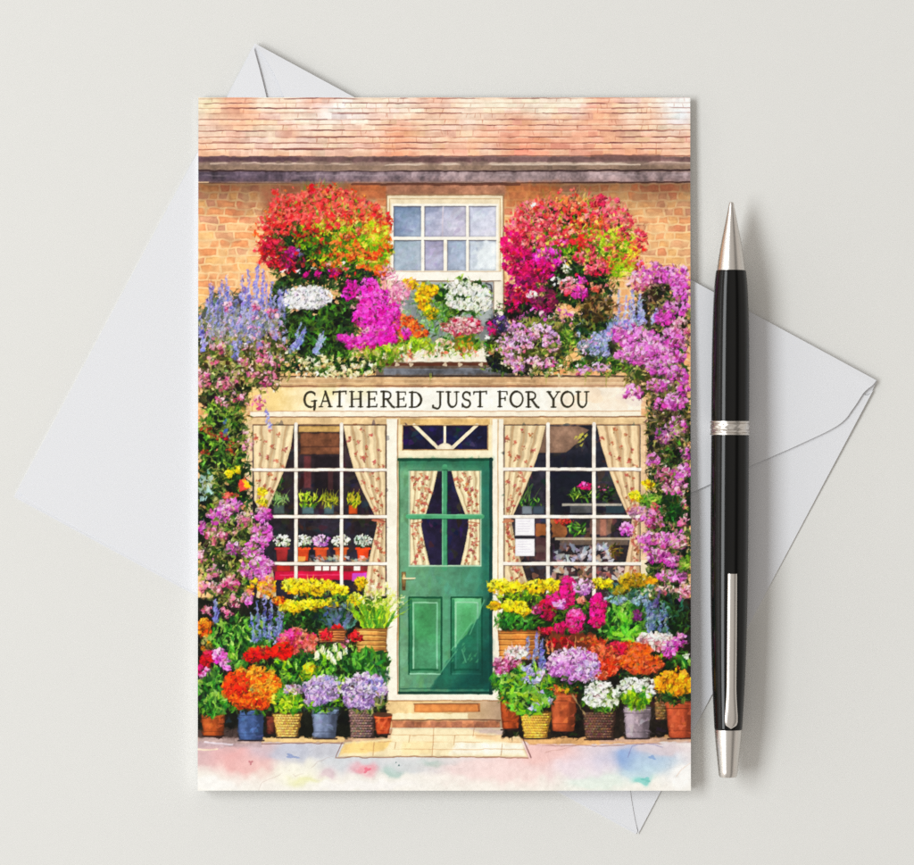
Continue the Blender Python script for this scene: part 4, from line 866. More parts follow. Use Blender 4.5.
blooms(340, 222, 30, 12, 40, 1.6, [(250, 170, 80), (252, 200, 110), (248, 150, 110)])
use(CUR); leaves(318, 284, 26, 8, 90, 3, DKGREEN, True); leaves(285, 284, 8, 8, 30, 3, DKGREEN, True)
BASK = CUR; use([i for i, p in enumerate(PARTS) if p[0] == "painted_window_box_flowers"][0])
head(308, 297, 24, 12, WHT, 1.6, dots=None); blooms(318, 295, 13, 9, 40, 1.4, LILAC[3:] + WHT[1:]); blooms(298, 303, 14, 6, 40, 1.6, WHT[3:])
use(BASK)
blooms(320, 232, 67, 50, 70, 1.5, RED[1:] + ORRED, p=.12); leaves(320, 236, 68, 50, 8, 2.2, LIME, False)
for _ in range(22): a_ = R.uniform(-3.0, -.2); blade(320 + 58 * math.cos(a_), 232 + 44 * math.sin(a_), R.uniform(5, 12), a_ + R.normal(0, .3), [(196, 60, 60), (200, 180, 90), (120, 140, 60)][int(R.integers(3))], 1.0)
leaves(318, 222, 56, 30, 110, 2.4, GREEN[2:] + LIME[:3], False, 1); leaves(300, 246, 30, 20, 60, 2.6, GREEN[:4], False)
blooms(308, 212, 44, 22, 60, 2.1, RED[1:]); blooms(370, 250, 22, 22, 30, 2.0, ORRED[1:] + [(250, 190, 90)])
part("painted_hanging_basket")
leaves(572, 246, 62, 50, 460, 3.0, GREEN[:4], True); leaves(605, 250, 34, 32, 330, 2.8, LIME, True); leaves(565, 240, 28, 16, 120, 2.4, LIME, True); leaves(580, 285, 40, 24, 300, 2.8, DKGREEN, True); leaves(598, 308, 20, 14, 80, 3, [(60, 50, 30), (100, 84, 50), (150, 120, 80)], True)
for (x, y, rx, ry, n_, pal) in ((540, 212, 26, 13, 140, PINKRED[1:]), (575, 205, 22, 10, 90, RED[2:] + [(250, 150, 90)]), (606, 212, 22, 16, 140, PINKRED[1:]), (598, 200, 10, 6, 34, PINKRED[:3]), (524, 228, 20, 13, 120, PINKRED), (556, 226, 26, 12, 120, RED[1:] + PINKRED[2:]), (622, 228, 14, 14, 70, PINKRED), (590, 226, 22, 10, 60, PINKRED[1:] + ORRED[2:]),
        (512, 246, 12, 14, 100, PINKRED[:3] + FUCH[1:3]), (536, 244, 16, 10, 70, FUCH[1:] + PINKRED[1:]), (560, 240, 8, 7, 30, FUCH[1:] + PINKRED[:2]), (520, 262, 18, 14, 150, MAG[:3] + FUCH[:3]), (548, 258, 16, 10, 100, MAG[1:]), (534, 272, 22, 12, 140, MAG[:3] + FUCH[:3]), (522, 290, 18, 14, 140, CRIM + MAG[:2]), (545, 300, 14, 12, 80, MAG[:2] + PLUM[:2]),
        (580, 242, 12, 8, 24, RED[:4]), (600, 245, 18, 10, 24, PINKRED), (624, 248, 16, 12, 30, RED[1:]), (588, 258, 16, 8, 40, PINKRED), (612, 262, 18, 7, 30, RED[1:]), (640, 242, 8, 12, 30, RED[1:] + PINKRED[1:3]), (632, 262, 12, 8, 20, RED[1:]), (600, 268, 12, 7, 26, PINKRED)):
    blooms(x, y, rx, ry, n_, 2.0, pal)
for (x, y, rx, n_, pal) in ((566, 268, 5, 12, WHG[1:]), (558, 281, 6, 12, WHG[1:]), (532, 295, 5, 12, WHG[2:]), (572, 286, 12, 50, PINKRED[1:] + PINK[3:]), (580, 293, 8, 36, MAG[2:]), (590, 270, 6, 16, PINKRED), (596, 287, 6, 14, SALM), (512, 306, 8, 16, FUCH[:3]), (583, 280, 4, 10, MAG[2:]), (533, 205, 3, 6, WHT[3:])):
    blooms(x, y, rx, rx * .8, n_, 1.9, pal)
leaves(610, 238, 16, 9, 60, 2.2, LIME[2:], False); leaves(622, 266, 14, 12, 60, 2.4, LIME[1:], False); leaves(634, 252, 8, 8, 30, 2.2, [(220, 220, 40), (240, 230, 80)], False)
for _ in range(12): blade(R.uniform(578, 598), 205, R.uniform(6, 14), -1.57 + R.normal(0, .3), (226, 200, 120), .8)
for _ in range(10): blade(R.uniform(350, 386), 218, R.uniform(8, 18), -1.5 + R.normal(0, .3), (196, 180, 90), .8)
leaves(575, 232, 56, 34, 120, 2.4, GREEN[1:] + LIME[:3], False, 1); blooms(562, 222, 46, 24, 60, 2.1, PINKRED[1:] + RED[2:])
blooms(572, 240, 72, 52, 80, 1.5, PINKRED + RED[2:], p=.12)
for _ in range(24): a_ = R.uniform(-3.0, -.2); blade(572 + 62 * math.cos(a_), 240 + 46 * math.sin(a_), R.uniform(5, 12), a_ + R.normal(0, .3), [(206, 60, 80), (210, 190, 100), (130, 140, 60)][int(R.integers(3))], 1.0)
blooms(580, 238, 50, 34, 70, 1.5, [(250, 190, 90), (252, 220, 110), (250, 170, 140)])

# ---- lower beds, left
def tub(name, par, x0, y0, x1, y1, taper, col, kind='plain', col2=None):
    part(name, par)
    cx = (x0 + x1) / 2; h = y1 - y0
    pts = [(x0, y0), (x1, y0), (x1 - taper * .6, y0 + h * .6), (x1 - taper, y1 - 1)] + arc(cx, y1 - 1.5, (x1 - x0) / 2 - taper, 2.2, 0, 180, 8) + [(x0 + taper, y1 - 1), (x0 + taper * .6, y0 + h * .6)]
    dk = tuple(v * .5 for v in col); lt = tuple(min(255, v * 1.35 + 16) for v in col)
    poly(pts, col, var=.35, edge=.4, wob=.25)
    poly([(x1 - (x1 - x0) * .3, y0), (x1, y0), (x1 - taper, y1), (x1 - (x1 - x0) * .34, y1)], dk, a=.5, soft=2.2, wob=.8, ids=False)
    poly([(x0 + 2.2, y0 + 2), (x0 + (x1 - x0) * .34, y0 + 2), (x0 + (x1 - x0) * .36, y1 - 2), (x0 + taper + 1.4, y1 - 2)], lt, a=.4, soft=1.8, wob=.8, ids=False)
    if kind == 'wicker':
        nr = int(h / 2.6)
        for r_ in range(nr):
            yy = y0 + 2 + r_ * 2.6; tp = taper * (yy - y0) / h; n = int((x1 - x0) / 3.1)
            for q in range(n):
                xx = x0 + tp + 1.6 + (x1 - x0 - 2 * tp - 3) * (q + (.5 if r_ % 2 else 0)) / n
                dab(xx, yy, 1.55, .75, .25 if r_ % 2 else -.25, jit(c3(lt if (q + r_) % 3 else (col2 or col)), .1), .85, .15)
                dab(xx + 1.4, yy + .7, .8, .45, .4, c3(dk) * .8, .75, .1)
    elif kind == 'slats':
        for q in range(5):
            yy = y0 + h * (q + .5) / 5.2; line([(x0 + 1, yy), (x1 - 1, yy + .4)], 1.0, dk, .7, .5); line([(x0 + 1, yy + 1.3), (x1 - 2, yy + 1.6)], 1.0, lt, .5, .5)
    else:
        line([(x0 + .5, y0 + h * .22), (x1 - .5, y0 + h * .22)], 1.0, dk, .6, .3); line([(x0 + 1, y0 + h * .1), (x1 - 1, y0 + h * .1)], 1.3, lt, .5, .3)
        line([(x0 + taper, y0 + h * .8), (x1 - taper, y0 + h * .8)], .8, dk, .4, .3)
        for _ in range(16): dab(R.uniform(x0 + 3, x1 - 3), R.uniform(y0 + 3, y1 - 3), R.uniform(1.5, 4), R.uniform(.8, 2), R.random() * 3, jit(c3(lt), .1), .3, .3)
    line([(x0, y0 + .3), (cx, y0 + 1.0), (x1, y0 + .3)], 1.2, dk, .7, .2)
    line([(x0 + taper - 1, y1 + .2), (x1 - taper + 1, y1 + .2)], 1.6, (40, 30, 34), .75, .3)

part("painted_garden_flowers")
leaves(242, 640, 36, 26, 300, 4.0, BRIGHT, True, 1); leaves(310, 622, 40, 14, 240, 3.4, BRIGHT[:4] + DKGREEN, True, 1); leaves(345, 665, 42, 26, 300, 4.0, BRIGHT, True, 1); leaves(300, 668, 34, 20, 220, 3.6, BRIGHT + LIME[2:3], True, 1); leaves(212, 692, 16, 26, 170, 4.0, BRIGHT, True, 1)
leaves(374, 670, 16, 22, 100, 5, BRIGHT[:4] + TEALG[1:3], False, 1); leaves(322, 596, 30, 7, 60, 2.8, BRIGHT[1:], True, 1)
for (x, y0, y1, l) in ((265, 594, 636, 0), (270, 600, 640, 2), (259, 602, 640, -2), (276, 606, 642, 4), (280, 612, 634, 3), (254, 614, 642, -3), (217, 600, 622, -1), (215, 604, 622, 0)): spike(x, y0, y1, l, LAV[:4] + BLUEG[1:3], 3.0)
blooms(255, 588, 8, 8, 30, 1.7, SALM + GOLD[2:]); blooms(268, 586, 8, 9, 44, 1.9, GOLD + SALM[2:]); blooms(280, 600, 7, 4, 24, 1.7, ORG)
for (x, y, rx, ry, n_, pal) in ((296, 585, 15, 6, 110, YEL), (318, 585, 18, 6, 110, YEL), (338, 590, 10, 5, 54, YEL), (292, 606, 14, 5, 90, YEL), (312, 604, 14, 5, 70, YEL), (330, 603, 8, 4, 24, YEL), (361, 583, 6, 6, 44, GOLD[1:] + YEL[1:3]), (356, 600, 9, 6, 54, GOLD[2:] + YEL), (306, 592, 20, 4, 26, YEL[:3])):
    blooms(x, y, rx, ry, n_, 2.0, pal)
blades(340, 628, 18, 34, 26, TEALG[:3] + BLUEG[:2], 2.2, .8)
for _ in range(24): dab(R.uniform(326, 352), R.uniform(602, 622), R.uniform(2, 4), 1.2, R.normal(-.9, .5), jit(c3((96, 112, 136)), .12), .8, .2)
blades(375, 630, 19, 120, 42, LIME + BRIGHT[2:4], 1.4, .5)
for _ in range(70): x, y, _q = inell(378, 594, 19, 13); dab(x, y, 2.0, .9, R.normal(-1.2, .6), jit(c3([(240, 240, 170), (226, 232, 120), (252, 250, 214)][int(R.integers(3))]), .05), .9, .2)
for _ in range(14): dab(R.uniform(386, 404), R.uniform(596, 606), 1.6, .9, -.5, jit(c3((248, 240, 190)), .05), .85, .3)
head(297, 641, 20, 13, SALM + FUCH[3:4], 1.7, .8); leaves(305, 655, 14, 7, 40, 3, BRIGHT[:3], False, 1); blooms(290, 636, 5, 4, 16, 1.9, FUCH[2:])
for (x, y, rx, ry, n_, pal) in ((326, 634, 6, 5, 34, RED[:3]), (337, 630, 6, 5, 30, RED[:3] + ORRED[:1]), (343, 641, 5, 4, 16, PINK), (356, 636, 6, 4, 30, RED[:3]), (268, 652, 20, 5, 90, [(190, 14, 12), (226, 24, 16), (244, 50, 30)]), (283, 650, 9, 8, 100, [(200, 14, 10), (234, 24, 14), (246, 46, 26)]), (252, 657, 8, 6, 50, RED[:2] + [(226, 24, 16)]), (313, 651, 4, 6, 10, SALM)):
    blooms(x, y, rx, ry, n_, 2.1, pal)
for (x, y) in ((317, 655), (323, 649), (329, 654), (335, 647), (340, 655), (346, 650), (333, 660)):
    dab(x - 1.1, y, 1.3, 4.2, .25, jit(c3((240, 238, 190)), .04), .95, .1, 2); dab(x + 1.1, y, 1.2, 4.4, -.22, jit(c3((252, 250, 224)), .03), .95, .1, 2); dab(x, y + 3.5, 1.4, 1.2, 0, c3((200, 210, 130)), .8, .1)
for (x, y, rx, ry, n_, pal) in ((204, 628, 7, 9, 50, ORG), (206, 645, 5, 8, 20, GOLD[:2] + OLIVE[2:]), (212, 656, 8, 6, 40, FUCH[:3] + CRIM[2:]), (219, 655, 8, 7, 50, MAG[2:] + ORCH[2:]), (226, 664, 5, 6, 26, ORCH[2:]), (203, 670, 5, 7, 34, ORCH[1:] + FUCH[1:3]), (206, 660, 6, 5, 20, RED[:2])):
    blooms(x, y, rx, ry, n_, 2.0, pal)
leaves(308, 672, 10, 8, 40, 2.6, LIME[1:] + YEL[:2], False)
leaves(236, 664, 9, 8, 10, 5, BRIGHT[2:], False, 1)
part("painted_plant_pot"); tub("painted_plant_pot", None, 356, 628, 387.5, 653, 1.5, (206, 146, 82), 'slats')
tub("painted_plant_pot", None, 318, 629, 346, 642, 1.5, (196, 120, 70), 'slats')
use(CUR); blooms(327, 635, 6, 5, 26, 2.0, RED[:3]); blooms(357, 636, 6, 4, 26, 2.0, RED[:3])
leaves(368, 662, 20, 12, 70, 5, BRIGHT[:4], False, 1)
tub("painted_plant_pot", None, 201, 713, 225, 736, 2.5, (150, 76, 36)); 
part("painted_pot_plant"); leaves(212, 704, 15, 12, 70, 4.4, BRIGHT, False, 1)
tub("painted_plant_pot", None, 266, 715, 276, 734, 1, (90, 44, 34))
tub("painted_plant_pot", None, 237.5, 708, 264.5, 740, 1.5, (72, 92, 132)); 
part("painted_pot_plant"); leaves(251, 708, 26, 6, 80, 3.2, GREEN[:4], True, 1)
head(252, 687, 30, 21, ORG, 1.9, 1.1); blooms(236, 684, 12, 12, 70, 2.0, [(214, 26, 8), (236, 50, 14), (244, 80, 26)]); blooms(268, 690, 13, 12, 70, 1.9, ORG[2:]); blooms(254, 690, 5, 3, 8, 1.4, OLIVE[2:])
tub("painted_plant_pot", None, 272.5, 713, 302.5, 737, 5, (196, 148, 78), 'wicker', (226, 190, 120))
part("painted_pot_plant"); leaves(288, 700, 15, 14, 150, 2.8, LIME + BRIGHT[2:4], True); blooms(292, 689, 10, 5, 40, 1.5, DUSTY[2:] + LILAC[2:])
tub("painted_plant_pot", None, 311.5, 707, 338.5, 738, 2.5, (112, 122, 146))
part("painted_pot_plant"); leaves(323, 703, 20, 10, 90, 3.0, BRIGHT[:4] + LIME[1:3], True); head(321, 689, 20, 13, LILAC, 1.8, 1.0); blooms(316, 700, 12, 6, 34, 1.8, LILAC); leaves(343, 688, 5, 8, 14, 2.6, LIME, False); blooms(330, 682, 10, 7, 30, 1.7, LILAC[1:] + LAV[2:4])
tub("painted_plant_pot", None, 348.5, 708, 375.5, 737, 2, (112, 88, 84), 'wicker', (160, 140, 124))
part("painted_pot_plant"); leaves(364, 704, 22, 9, 80, 3.0, DKGREEN + OLIVE[2:], True); head(364, 690, 23, 18, LILAC, 1.8, 1.0); blooms(374, 686, 12, 9, 50, 1.8, LILAC[1:] + LAV[2:4]); blooms(352, 700, 9, 7, 24, 1.7, LILAC); leaves(380, 700, 6, 8, 16, 2.8, OLIVE[1:], False)
tub("painted_plant_pot", None, 374, 715, 392, 734, 3, (208, 88, 48)); dab(383, 714.6, 9, 2.2, 0, c3((90, 60, 44)), .95, .1)

# ---- lower beds, right
part("painted_garden_flowers")
leaves(520, 600, 28, 10, 110, 2.6, LIME[:4] + GREEN[2:4], True, 1); leaves(518, 621, 24, 11, 190, 3.2, BRIGHT[:4], True, 1); leaves(560, 612, 30, 24, 240, 3, GREEN[:4] + LIME[1:2], True); leaves(585, 634, 40, 10, 100, 3, DKGREEN, True)
leaves(625, 618, 28, 24, 320, 4.2, BRIGHT, True, 1); leaves(664, 620, 26, 28, 200, 3.4, DKGREEN + TEALG[1:2], True, 1); leaves(630, 590, 26, 10, 90, 2.8, TEALG + GREEN[2:4], True)
for (x, y, rx, ry, n_, pal) in ((500, 586, 13, 7, 110, YEL), (516, 587, 9, 5, 54, YEL), (536, 586, 12, 6, 84, YEL), (552, 585, 8, 6, 54, YEL), (494, 606, 6, 4, 34, GOLD[2:] + YEL[1:3]), (514, 606, 12, 5, 84, YEL), (524, 611, 6, 4, 30, YEL), (601, 583, 12, 5, 80, YEL), (634, 580, 16, 7, 90, [(130, 100, 16), (168, 134, 22), (196, 164, 44)]), (652, 580, 5, 4, 14, GOLD), (620, 590, 8, 5, 30, [(130, 110, 26), (176, 150, 40)])):
    blooms(x, y, rx, ry, n_, 2.0, pal)
for (x, y, rx, ry, n_, pal) in ((568, 588, 8, 11, 110, FUCH[1:4]), (561, 600, 14, 8, 80, FUCH[1:4]), (548, 606, 8, 6, 30, FUCH[:3] + CRIM[2:]), (575, 620, 9, 12, 120, FUCH[1:]), (548, 616, 6, 4, 20, CRIM[2:] + FUCH[:2]), (560, 628, 7, 5, 30, FUCH[:3]), (598, 604, 8, 10, 100, FUCH[1:4]), (597, 618, 8, 9, 90, FUCH[1:4]), (583, 587, 9, 8, 70, ORCHL), (560, 604, 6, 5, 16, ORCHL), (536, 610, 5, 4, 14, PLUM), (582, 600, 5, 3, 10, SALM[2:]), (546, 630, 7, 3, 16, CRIM)):
    blooms(x, y, rx, ry, n_, 2.1, pal)
for _ in range(13): spike(R.uniform(645, 669), R.uniform(590, 616), R.uniform(618, 637), R.normal(0, 4), [(70, 84, 104)] + BLUEG + LAV[1:2], 2.3)
leaves(657, 616, 13, 18, 40, 2.4, TEALG, False)
spike(656, 592, 606, 3, [(90, 70, 130), (130, 100, 160)], 3); blooms(637, 616, 5, 5, 30, 1.8, [(80, 24, 80), (116, 40, 110), (140, 60, 130)]); blooms(615, 600, 12, 4, 20, 1.7, BLUEG[1:]); blooms(640, 601, 9, 5, 24, 1.7, BLUEG[1:])
for (x, y, a_) in ((628, 632, -1.57), (624, 630, -2.3), (633, 630, -.8), (618, 634, 3.3), (640, 634, -.15), (630, 618, -1.1), (622, 616, -2.0), (628, 640, -2.9), (606, 640, -.5)): dab(x, y, 7, 2.2, a_, jit(c3((116, 190, 50)), .1), .95, .1, 2); dab(x, y, 5, .5, a_, c3((190, 226, 130)), .7, 0)
blooms(505, 648, 3, 3, 4, 1, WHT); 
tub("painted_plant_pot", None, 498, 630.5, 540, 660, 1.5, (202, 128, 66), 'slats')
part("painted_garden_flowers")
for (x, y0, y1) in ((528, 636, 658), (536, 632, 656), (540, 640, 670), (533, 650, 680), (545, 650, 678)): spike(x, y0, y1, R.normal(0, 2), LAV[:4] + BLUEG[1:3], 3.2)
rect(550, 634, 596, 650, (120, 60, 40), a=.8, wob=2, var=.4); blooms(560, 643, 14, 5, 40, 1.8, CRIM[1:] + RED[:2])
for (x, a_) in ((553, -1.8), (565, -1.3), (574, -1.5), (548, -1.7)): blade(x, 652, 17, a_, (226, 160, 110), 2.8, .05)
blooms(592, 640, 16, 4, 34, 1.8, GOLD[:2] + CORAL)
leaves(640, 664, 40, 14, 130, 3, GREEN[:3] + CORAL[:1], True)
head(656, 641, 21, 9, DUSTY[1:] + WHG[2:], 1.6); blooms(670, 650, 7, 7, 50, 2.0, MAG[1:4] + ORCH[2:]); blooms(680, 640, 7, 6, 30, 1.9, ORCH[1:]); leaves(682, 660, 8, 10, 36, 3.6, BRIGHT, True, 1); dab(686, 656, 3, 2.5, 0, c3((250, 252, 240)), .9, .3); dab(660, 658, 2, 5, .3, c3((150, 190, 60)), .9, .2)
head(628, 649, 24, 8, CORAL + ORG[2:3], 1.7); blooms(616, 648, 9, 6, 60, 1.9, FUCH[1:3] + PINKRED[:3])
tub("painted_plant_pot", None, 654, 690, 668, 720, 1.5, (110, 84, 54), 'wicker'); 
tub("painted_plant_pot", None, 550, 692, 577, 731.5, 2.5, (170, 88, 54)); tub("painted_plant_pot", None, 499.5, 690, 521, 729, 2.5, (160, 76, 38))
part("painted_pot_plant"); head(600, 661, 20, 17, CORAL, 1.7, 1.1); blooms(606, 668, 12, 9, 50, 1.7, CORAL[1:] + ORG[:2])
part("painted_pot_plant"); leaves(640, 674, 22, 6, 40, 2.6, DKGREEN, True); head(641, 662, 22, 11, CORAL[1:] + ORG[2:3], 1.7, 1.1)
part("painted_pot_plant"); leaves(575, 684, 24, 10, 120, 2.8, DKGREEN, True); leaves(562, 690, 16, 5, 30, 2.6, GOLD[:1] + GREEN[2:4], False); head(573, 664, 27, 17, ORCHL, 1.8, 1.1); blooms(588, 672, 12, 12, 60, 1.8, ORCHL[1:] + LILAC[2:]); leaves(560, 680, 14, 4, 30, 2.6, DKGREEN, False)
part("painted_pot_plant"); leaves(504, 680, 14, 14, 120, 3.2, BRIGHT[:4] + LIME[1:2], True, 1); head(516, 652, 12, 6.5, WHT[1:] + DUSTY[3:], 1.6); head(507, 665, 15, 9, PLUM + PINK[3:], 1.8, .9)
tub("painted_plant_pot", None, 520, 712, 551.5, 738, 4.5, (196, 146, 60), 'wicker', (232, 190, 100))
part("painted_pot_plant"); leaves(528, 690, 29, 25, 340, 3.8, BRIGHT + LIME[2:3], True); 
for (x, y) in ((530, 672), (536, 680), (541, 673), (526, 680), (532, 690), (540, 694), (547, 700), (534, 706), (528, 668)): blooms(x, y, 4.5, 3.5, 12, 2.0, LILAC[1:] + LAV[2:])
blooms(558, 690, 12, 4, 18, 1.6, GOLD + CORAL[2:])
for _ in range(16): x, y, _q = inell(528, 700, 24, 14); dab(x, y, 4.6, 1.9, R.random() * 3, jit(c3((128, 184, 62)), .1), .9, .12, 2)
tub("painted_plant_pot", None, 582, 711, 616, 739, 3.5, (88, 62, 54), 'wicker', (140, 112, 84)); line([(572, 694), (580, 706), (585, 714)], 1.6, (170, 150, 110), .8, .3)
part("painted_pot_plant"); leaves(602, 700, 20, 13, 130, 2.8, GREEN[1:5] + LIME[1:2], True); blooms(602, 694, 19, 14, 84, 2.3, WHG[1:], dots=(200, 206, 130)); blooms(594, 698, 9, 8, 24, 2.4, WHG[2:])
tub("painted_plant_pot", None, 623, 706, 651, 738, 3, (148, 134, 142))
part("painted_pot_plant"); leaves(637, 696, 16, 13, 120, 3.4, LIME[:4] + BRIGHT[2:4], True, 1); blooms(637, 684, 18, 7, 50, 2.2, WHG[1:]); blooms(625, 688, 5, 6, 10, 2.0, WHG[2:]); blooms(650, 692, 5, 6, 12, 2.0, WHG[2:])
tub("painted_plant_pot", None, 665, 700, 694, 738, 3.5, (166, 80, 52))
part("painted_pot_plant"); leaves(674, 696, 18, 8, 80, 3.2, DKGREEN, True); head(675, 682, 20, 13, GOLD + YEL[1:2] + ORG[3:], 2.2, 1.0); leaves(667, 694, 7, 5, 16, 3.2, BRIGHT[:3], False)
part("painted_garden_flowers")
blooms(650, 720, 2, 2, 1, .8, OLIVE)

# loosen the brushwork: warp the wet paint, then let it settle into small patches (a Kuwahara filter)
flow = np.isin(ID, [i for i, p in enumerate(PARTS) if p[0] in ("painted_climber", "painted_window_box_flowers", "painted_hanging_basket", "painted_garden_flowers", "painted_pot_plant", "painted_plant_bed", "painted_garden_flowers")]).astype(np.float32)
still = np.isin(ID, [i for i, p in enumerate(PARTS) if p[0] in ("painted_lettering", "painted_notice")])
amp = .16 + 1.44 * flow
wx = (noise(3.2, 31) - .5) * 2.6 + (noise(1.6, 32) - .5) * 1.2; wy = (noise(3.2, 33) - .5) * 2.6 + (noise(1.6, 34) - .5) * 1.2
JJ, II = np.meshgrid(np.arange(NY), np.arange(NX), indexing='ij')
sx = np.clip(II + wx * amp * S * .6, 0, NX - 1.01); sy = np.clip(JJ + wy * amp * S * .6, 0, NY - 1.01)
ix = sx.astype(int); iy = sy.astype(int); tx = (sx - ix)[..., None]; ty = (sy - iy)[..., None]
C0 = C.copy()
C = ((C0[iy, ix] * (1 - tx) + C0[iy, ix + 1] * tx) * (1 - ty) + (C0[iy + 1, ix] * (1 - tx) + C0[iy + 1, ix + 1] * tx) * ty).astype(np.float32)
def kuwahara(A_, r):
    L_ = A_.mean(2); best = None; out = None
    def box(F):
        p = np.pad(F, ((r + 1, r), (r + 1, r)) + ((0, 0),) * (F.ndim - 2), mode='edge').astype(np.float64).cumsum(0).cumsum(1)
        n = r + 1; return (p[n:, n:] - p[:-n, n:] - p[n:, :-n] + p[:-n, :-n]) / (n * n)
    B = box(A_); M = box(L_); Q = box(L_ * L_); V = Q - M * M
    for (a, b_) in ((0, 0), (r, 0), (0, r), (r, r)):
        v = V[a:a + NY, b_:b_ + NX]; c_ = B[a:a + NY, b_:b_ + NX]
        if best is None: best = v.copy(); out = c_.copy()
        else:
            m = v < best; best[m] = v[m]; out[m] = c_[m]
    return out.astype(np.float32)
KW = kuwahara(C, 2) * .25 + kuwahara(C, 1) * .75
mixk = (.35 + .35 * flow)[..., None]
C = C * (1 - mixk) + KW * mixk
C[still] = C0[still] * .7 + C[still] * .3
fj, fi = np.where(flow > 0)
for k in range(15000):
    q = int(R.integers(len(fj))); j, i = fj[q], fi[q]; x = GX[i]; y = GY[j]
    c = C[j, i] * R.choice([.66, .85, 1.08, 1.22]) + (.05 if k % 5 == 0 else 0)
    a_ = (N18[j, i] + N8[j, i]) * 4.0 + R.normal(0, .6)
    dab(x + R.normal(0, 1.2), y + R.normal(0, 1.2), R.uniform(.9, 2.6), R.uniform(.28, .6), a_, np.clip(c, 0, 1), R.uniform(.35, .8), .15, 2, False)
C *= (1 + (N2 - .5) * .025 + (N4 - .5) * .035)[..., None]
C = np.clip(C, 0, 1)
sc = C * C * (3 - 2 * C)
kk = .34 + .18 * flow[..., None]; C = C * (1 - kk) + sc * kk
lum = C.mean(axis=2, keepdims=True)
C = np.clip(lum + (C - lum) * 1.06, 0, 1)
def blur(A_, k=1):
    for _ in range(k):
        A_ = (A_ + np.roll(A_, 1, 0) + np.roll(A_, -1, 0) + np.roll(A_, 1, 1) + np.roll(A_, -1, 1)) / 5
    return A_
C = np.clip(C + (C - blur(C, 2)) * (.22 - .14 * flow)[..., None], 0, 1)

# clean the part map: majority vote in a small window
def tidy(ID, rad, times=2):
    for _ in range(times):
        best = np.zeros(ID.shape, np.float32); out = ID.copy()
        for k in np.unique(ID):
            m = (ID == k); ys, xs = np.where(m)
            a, b = max(0, ys.min() - rad - 1), ys.max() + rad + 2; c, d = max(0, xs.min() - rad - 1), xs.max() + rad + 2
            f = m[a:b, c:d].astype(np.float32)
            p = np.pad(f, ((rad + 1, rad), (rad + 1, rad))).cumsum(0).cumsum(1)
            n = 2 * rad + 1; s = p[n:, n:] - p[:-n, n:] - p[n:, :-n] + p[:-n, :-n]
            bb = best[a:b, c:d]; oo = out[a:b, c:d]; up = s > bb
            bb[up] = s[up]; oo[up] = k
        ID = out
    return ID
wall = [i for i, p in enumerate(PARTS) if p[0] == "painted_brick_wall"][0]; clm = [i for i, p in enumerate(PARTS) if p[0] == "painted_climber"]
gx2, gy2 = np.meshgrid(GX, GY)
ID[(ID == wall) & (gy2 > 300) & (gx2 < 450)] = clm[0]; ID[(ID == wall) & (gy2 > 300) & (gx2 >= 450)] = clm[1]
part("painted_brick_wall"); ID[(ID == wall) & (gx2 > 450)] = CUR
shop = [i for i, p in enumerate(PARTS) if p[0] == "painted_shop_front"][0]
part("painted_shop_front"); ID[(ID == shop) & (gx2 > 445)] = CUR
IDC = ID.copy()
keep = np.isin(IDC, [i for i, p in enumerate(PARTS) if p[0] in ("painted_lettering", "painted_notice", "painted_door_handle")])
ID = tidy(ID, 3, 2); ID[keep] = IDC[keep]

# ---------------------------------------------------------------- greeting card object
card_mat = paper_mat("card_paper", (0.86, 0.86, 0.85), scale=1200, rough=0.6, var=0.005)
pm, nt, b = new_mat("watercolour_print")
at = nt.nodes.new('ShaderNodeVertexColor'); at.layer_name = "pigment"
tc = nt.nodes.new('ShaderNodeTexCoord'); nz = nt.nodes.new('ShaderNodeTexNoise'); nz.inputs['Scale'].default_value = 1800; nz.inputs['Detail'].default_value = 3
bp = nt.nodes.new('ShaderNodeBump'); bp.inputs['Strength'].default_value = .35; bp.inputs['Distance'].default_value = 0.00001
nt.links.new(tc.outputs['Object'], nz.inputs['Vector']); nt.links.new(nz.outputs['Fac'], bp.inputs['Height']); nt.links.new(bp.outputs[0], b.inputs['Normal'])
nt.links.new(at.outputs['Color'], b.inputs['Base Color']); b.inputs['Roughness'].default_value = .55; b.inputs['Specular IOR Level'].default_value = .10

CSC = 0.9963                       # the card stands a few millimetres above the table, so it is that much smaller than it looks
CW, CH = PW * K * CSC, PH * K * CSC
card = empty("greeting_card", P(PX0, PY0 + PH, 0) * CSC, "upright greeting card printed with a watercolour flower shop and green door", "greeting card")
card.empty_display_size = .02
CZ0 = 0.0020
TX, TY = 0.0002 / CW, 0.0026 / CH          # the cover stands slightly open: right and lower side a little higher
def cz(x, y): return CZ0 + TX * x + TY * (CH - y)
def slab(name, z0f, th, x0=0.0):
    vs = []
    for dz in (0, -th):
        for (x, y) in ((x0, 0), (CW, 0), (CW, CH), (x0, CH)): vs.append((x, y, z0f(x, y) + dz))
    fs = [(0, 1, 2, 3), (7, 6, 5, 4), (0, 4, 5, 1), (1, 5, 6, 2), (2, 6, 7, 3), (3, 7, 4, 0)]
    return link_mesh(name, vs, fs, card_mat, card)
front = slab("front_panel", lambda x, y: cz(x, y) - 0.00002, 0.00035)
back = slab("back_panel", lambda x, y: 0.00160 + 0.0002 * (CH - y) / CH, 0.00035, 0.00025)
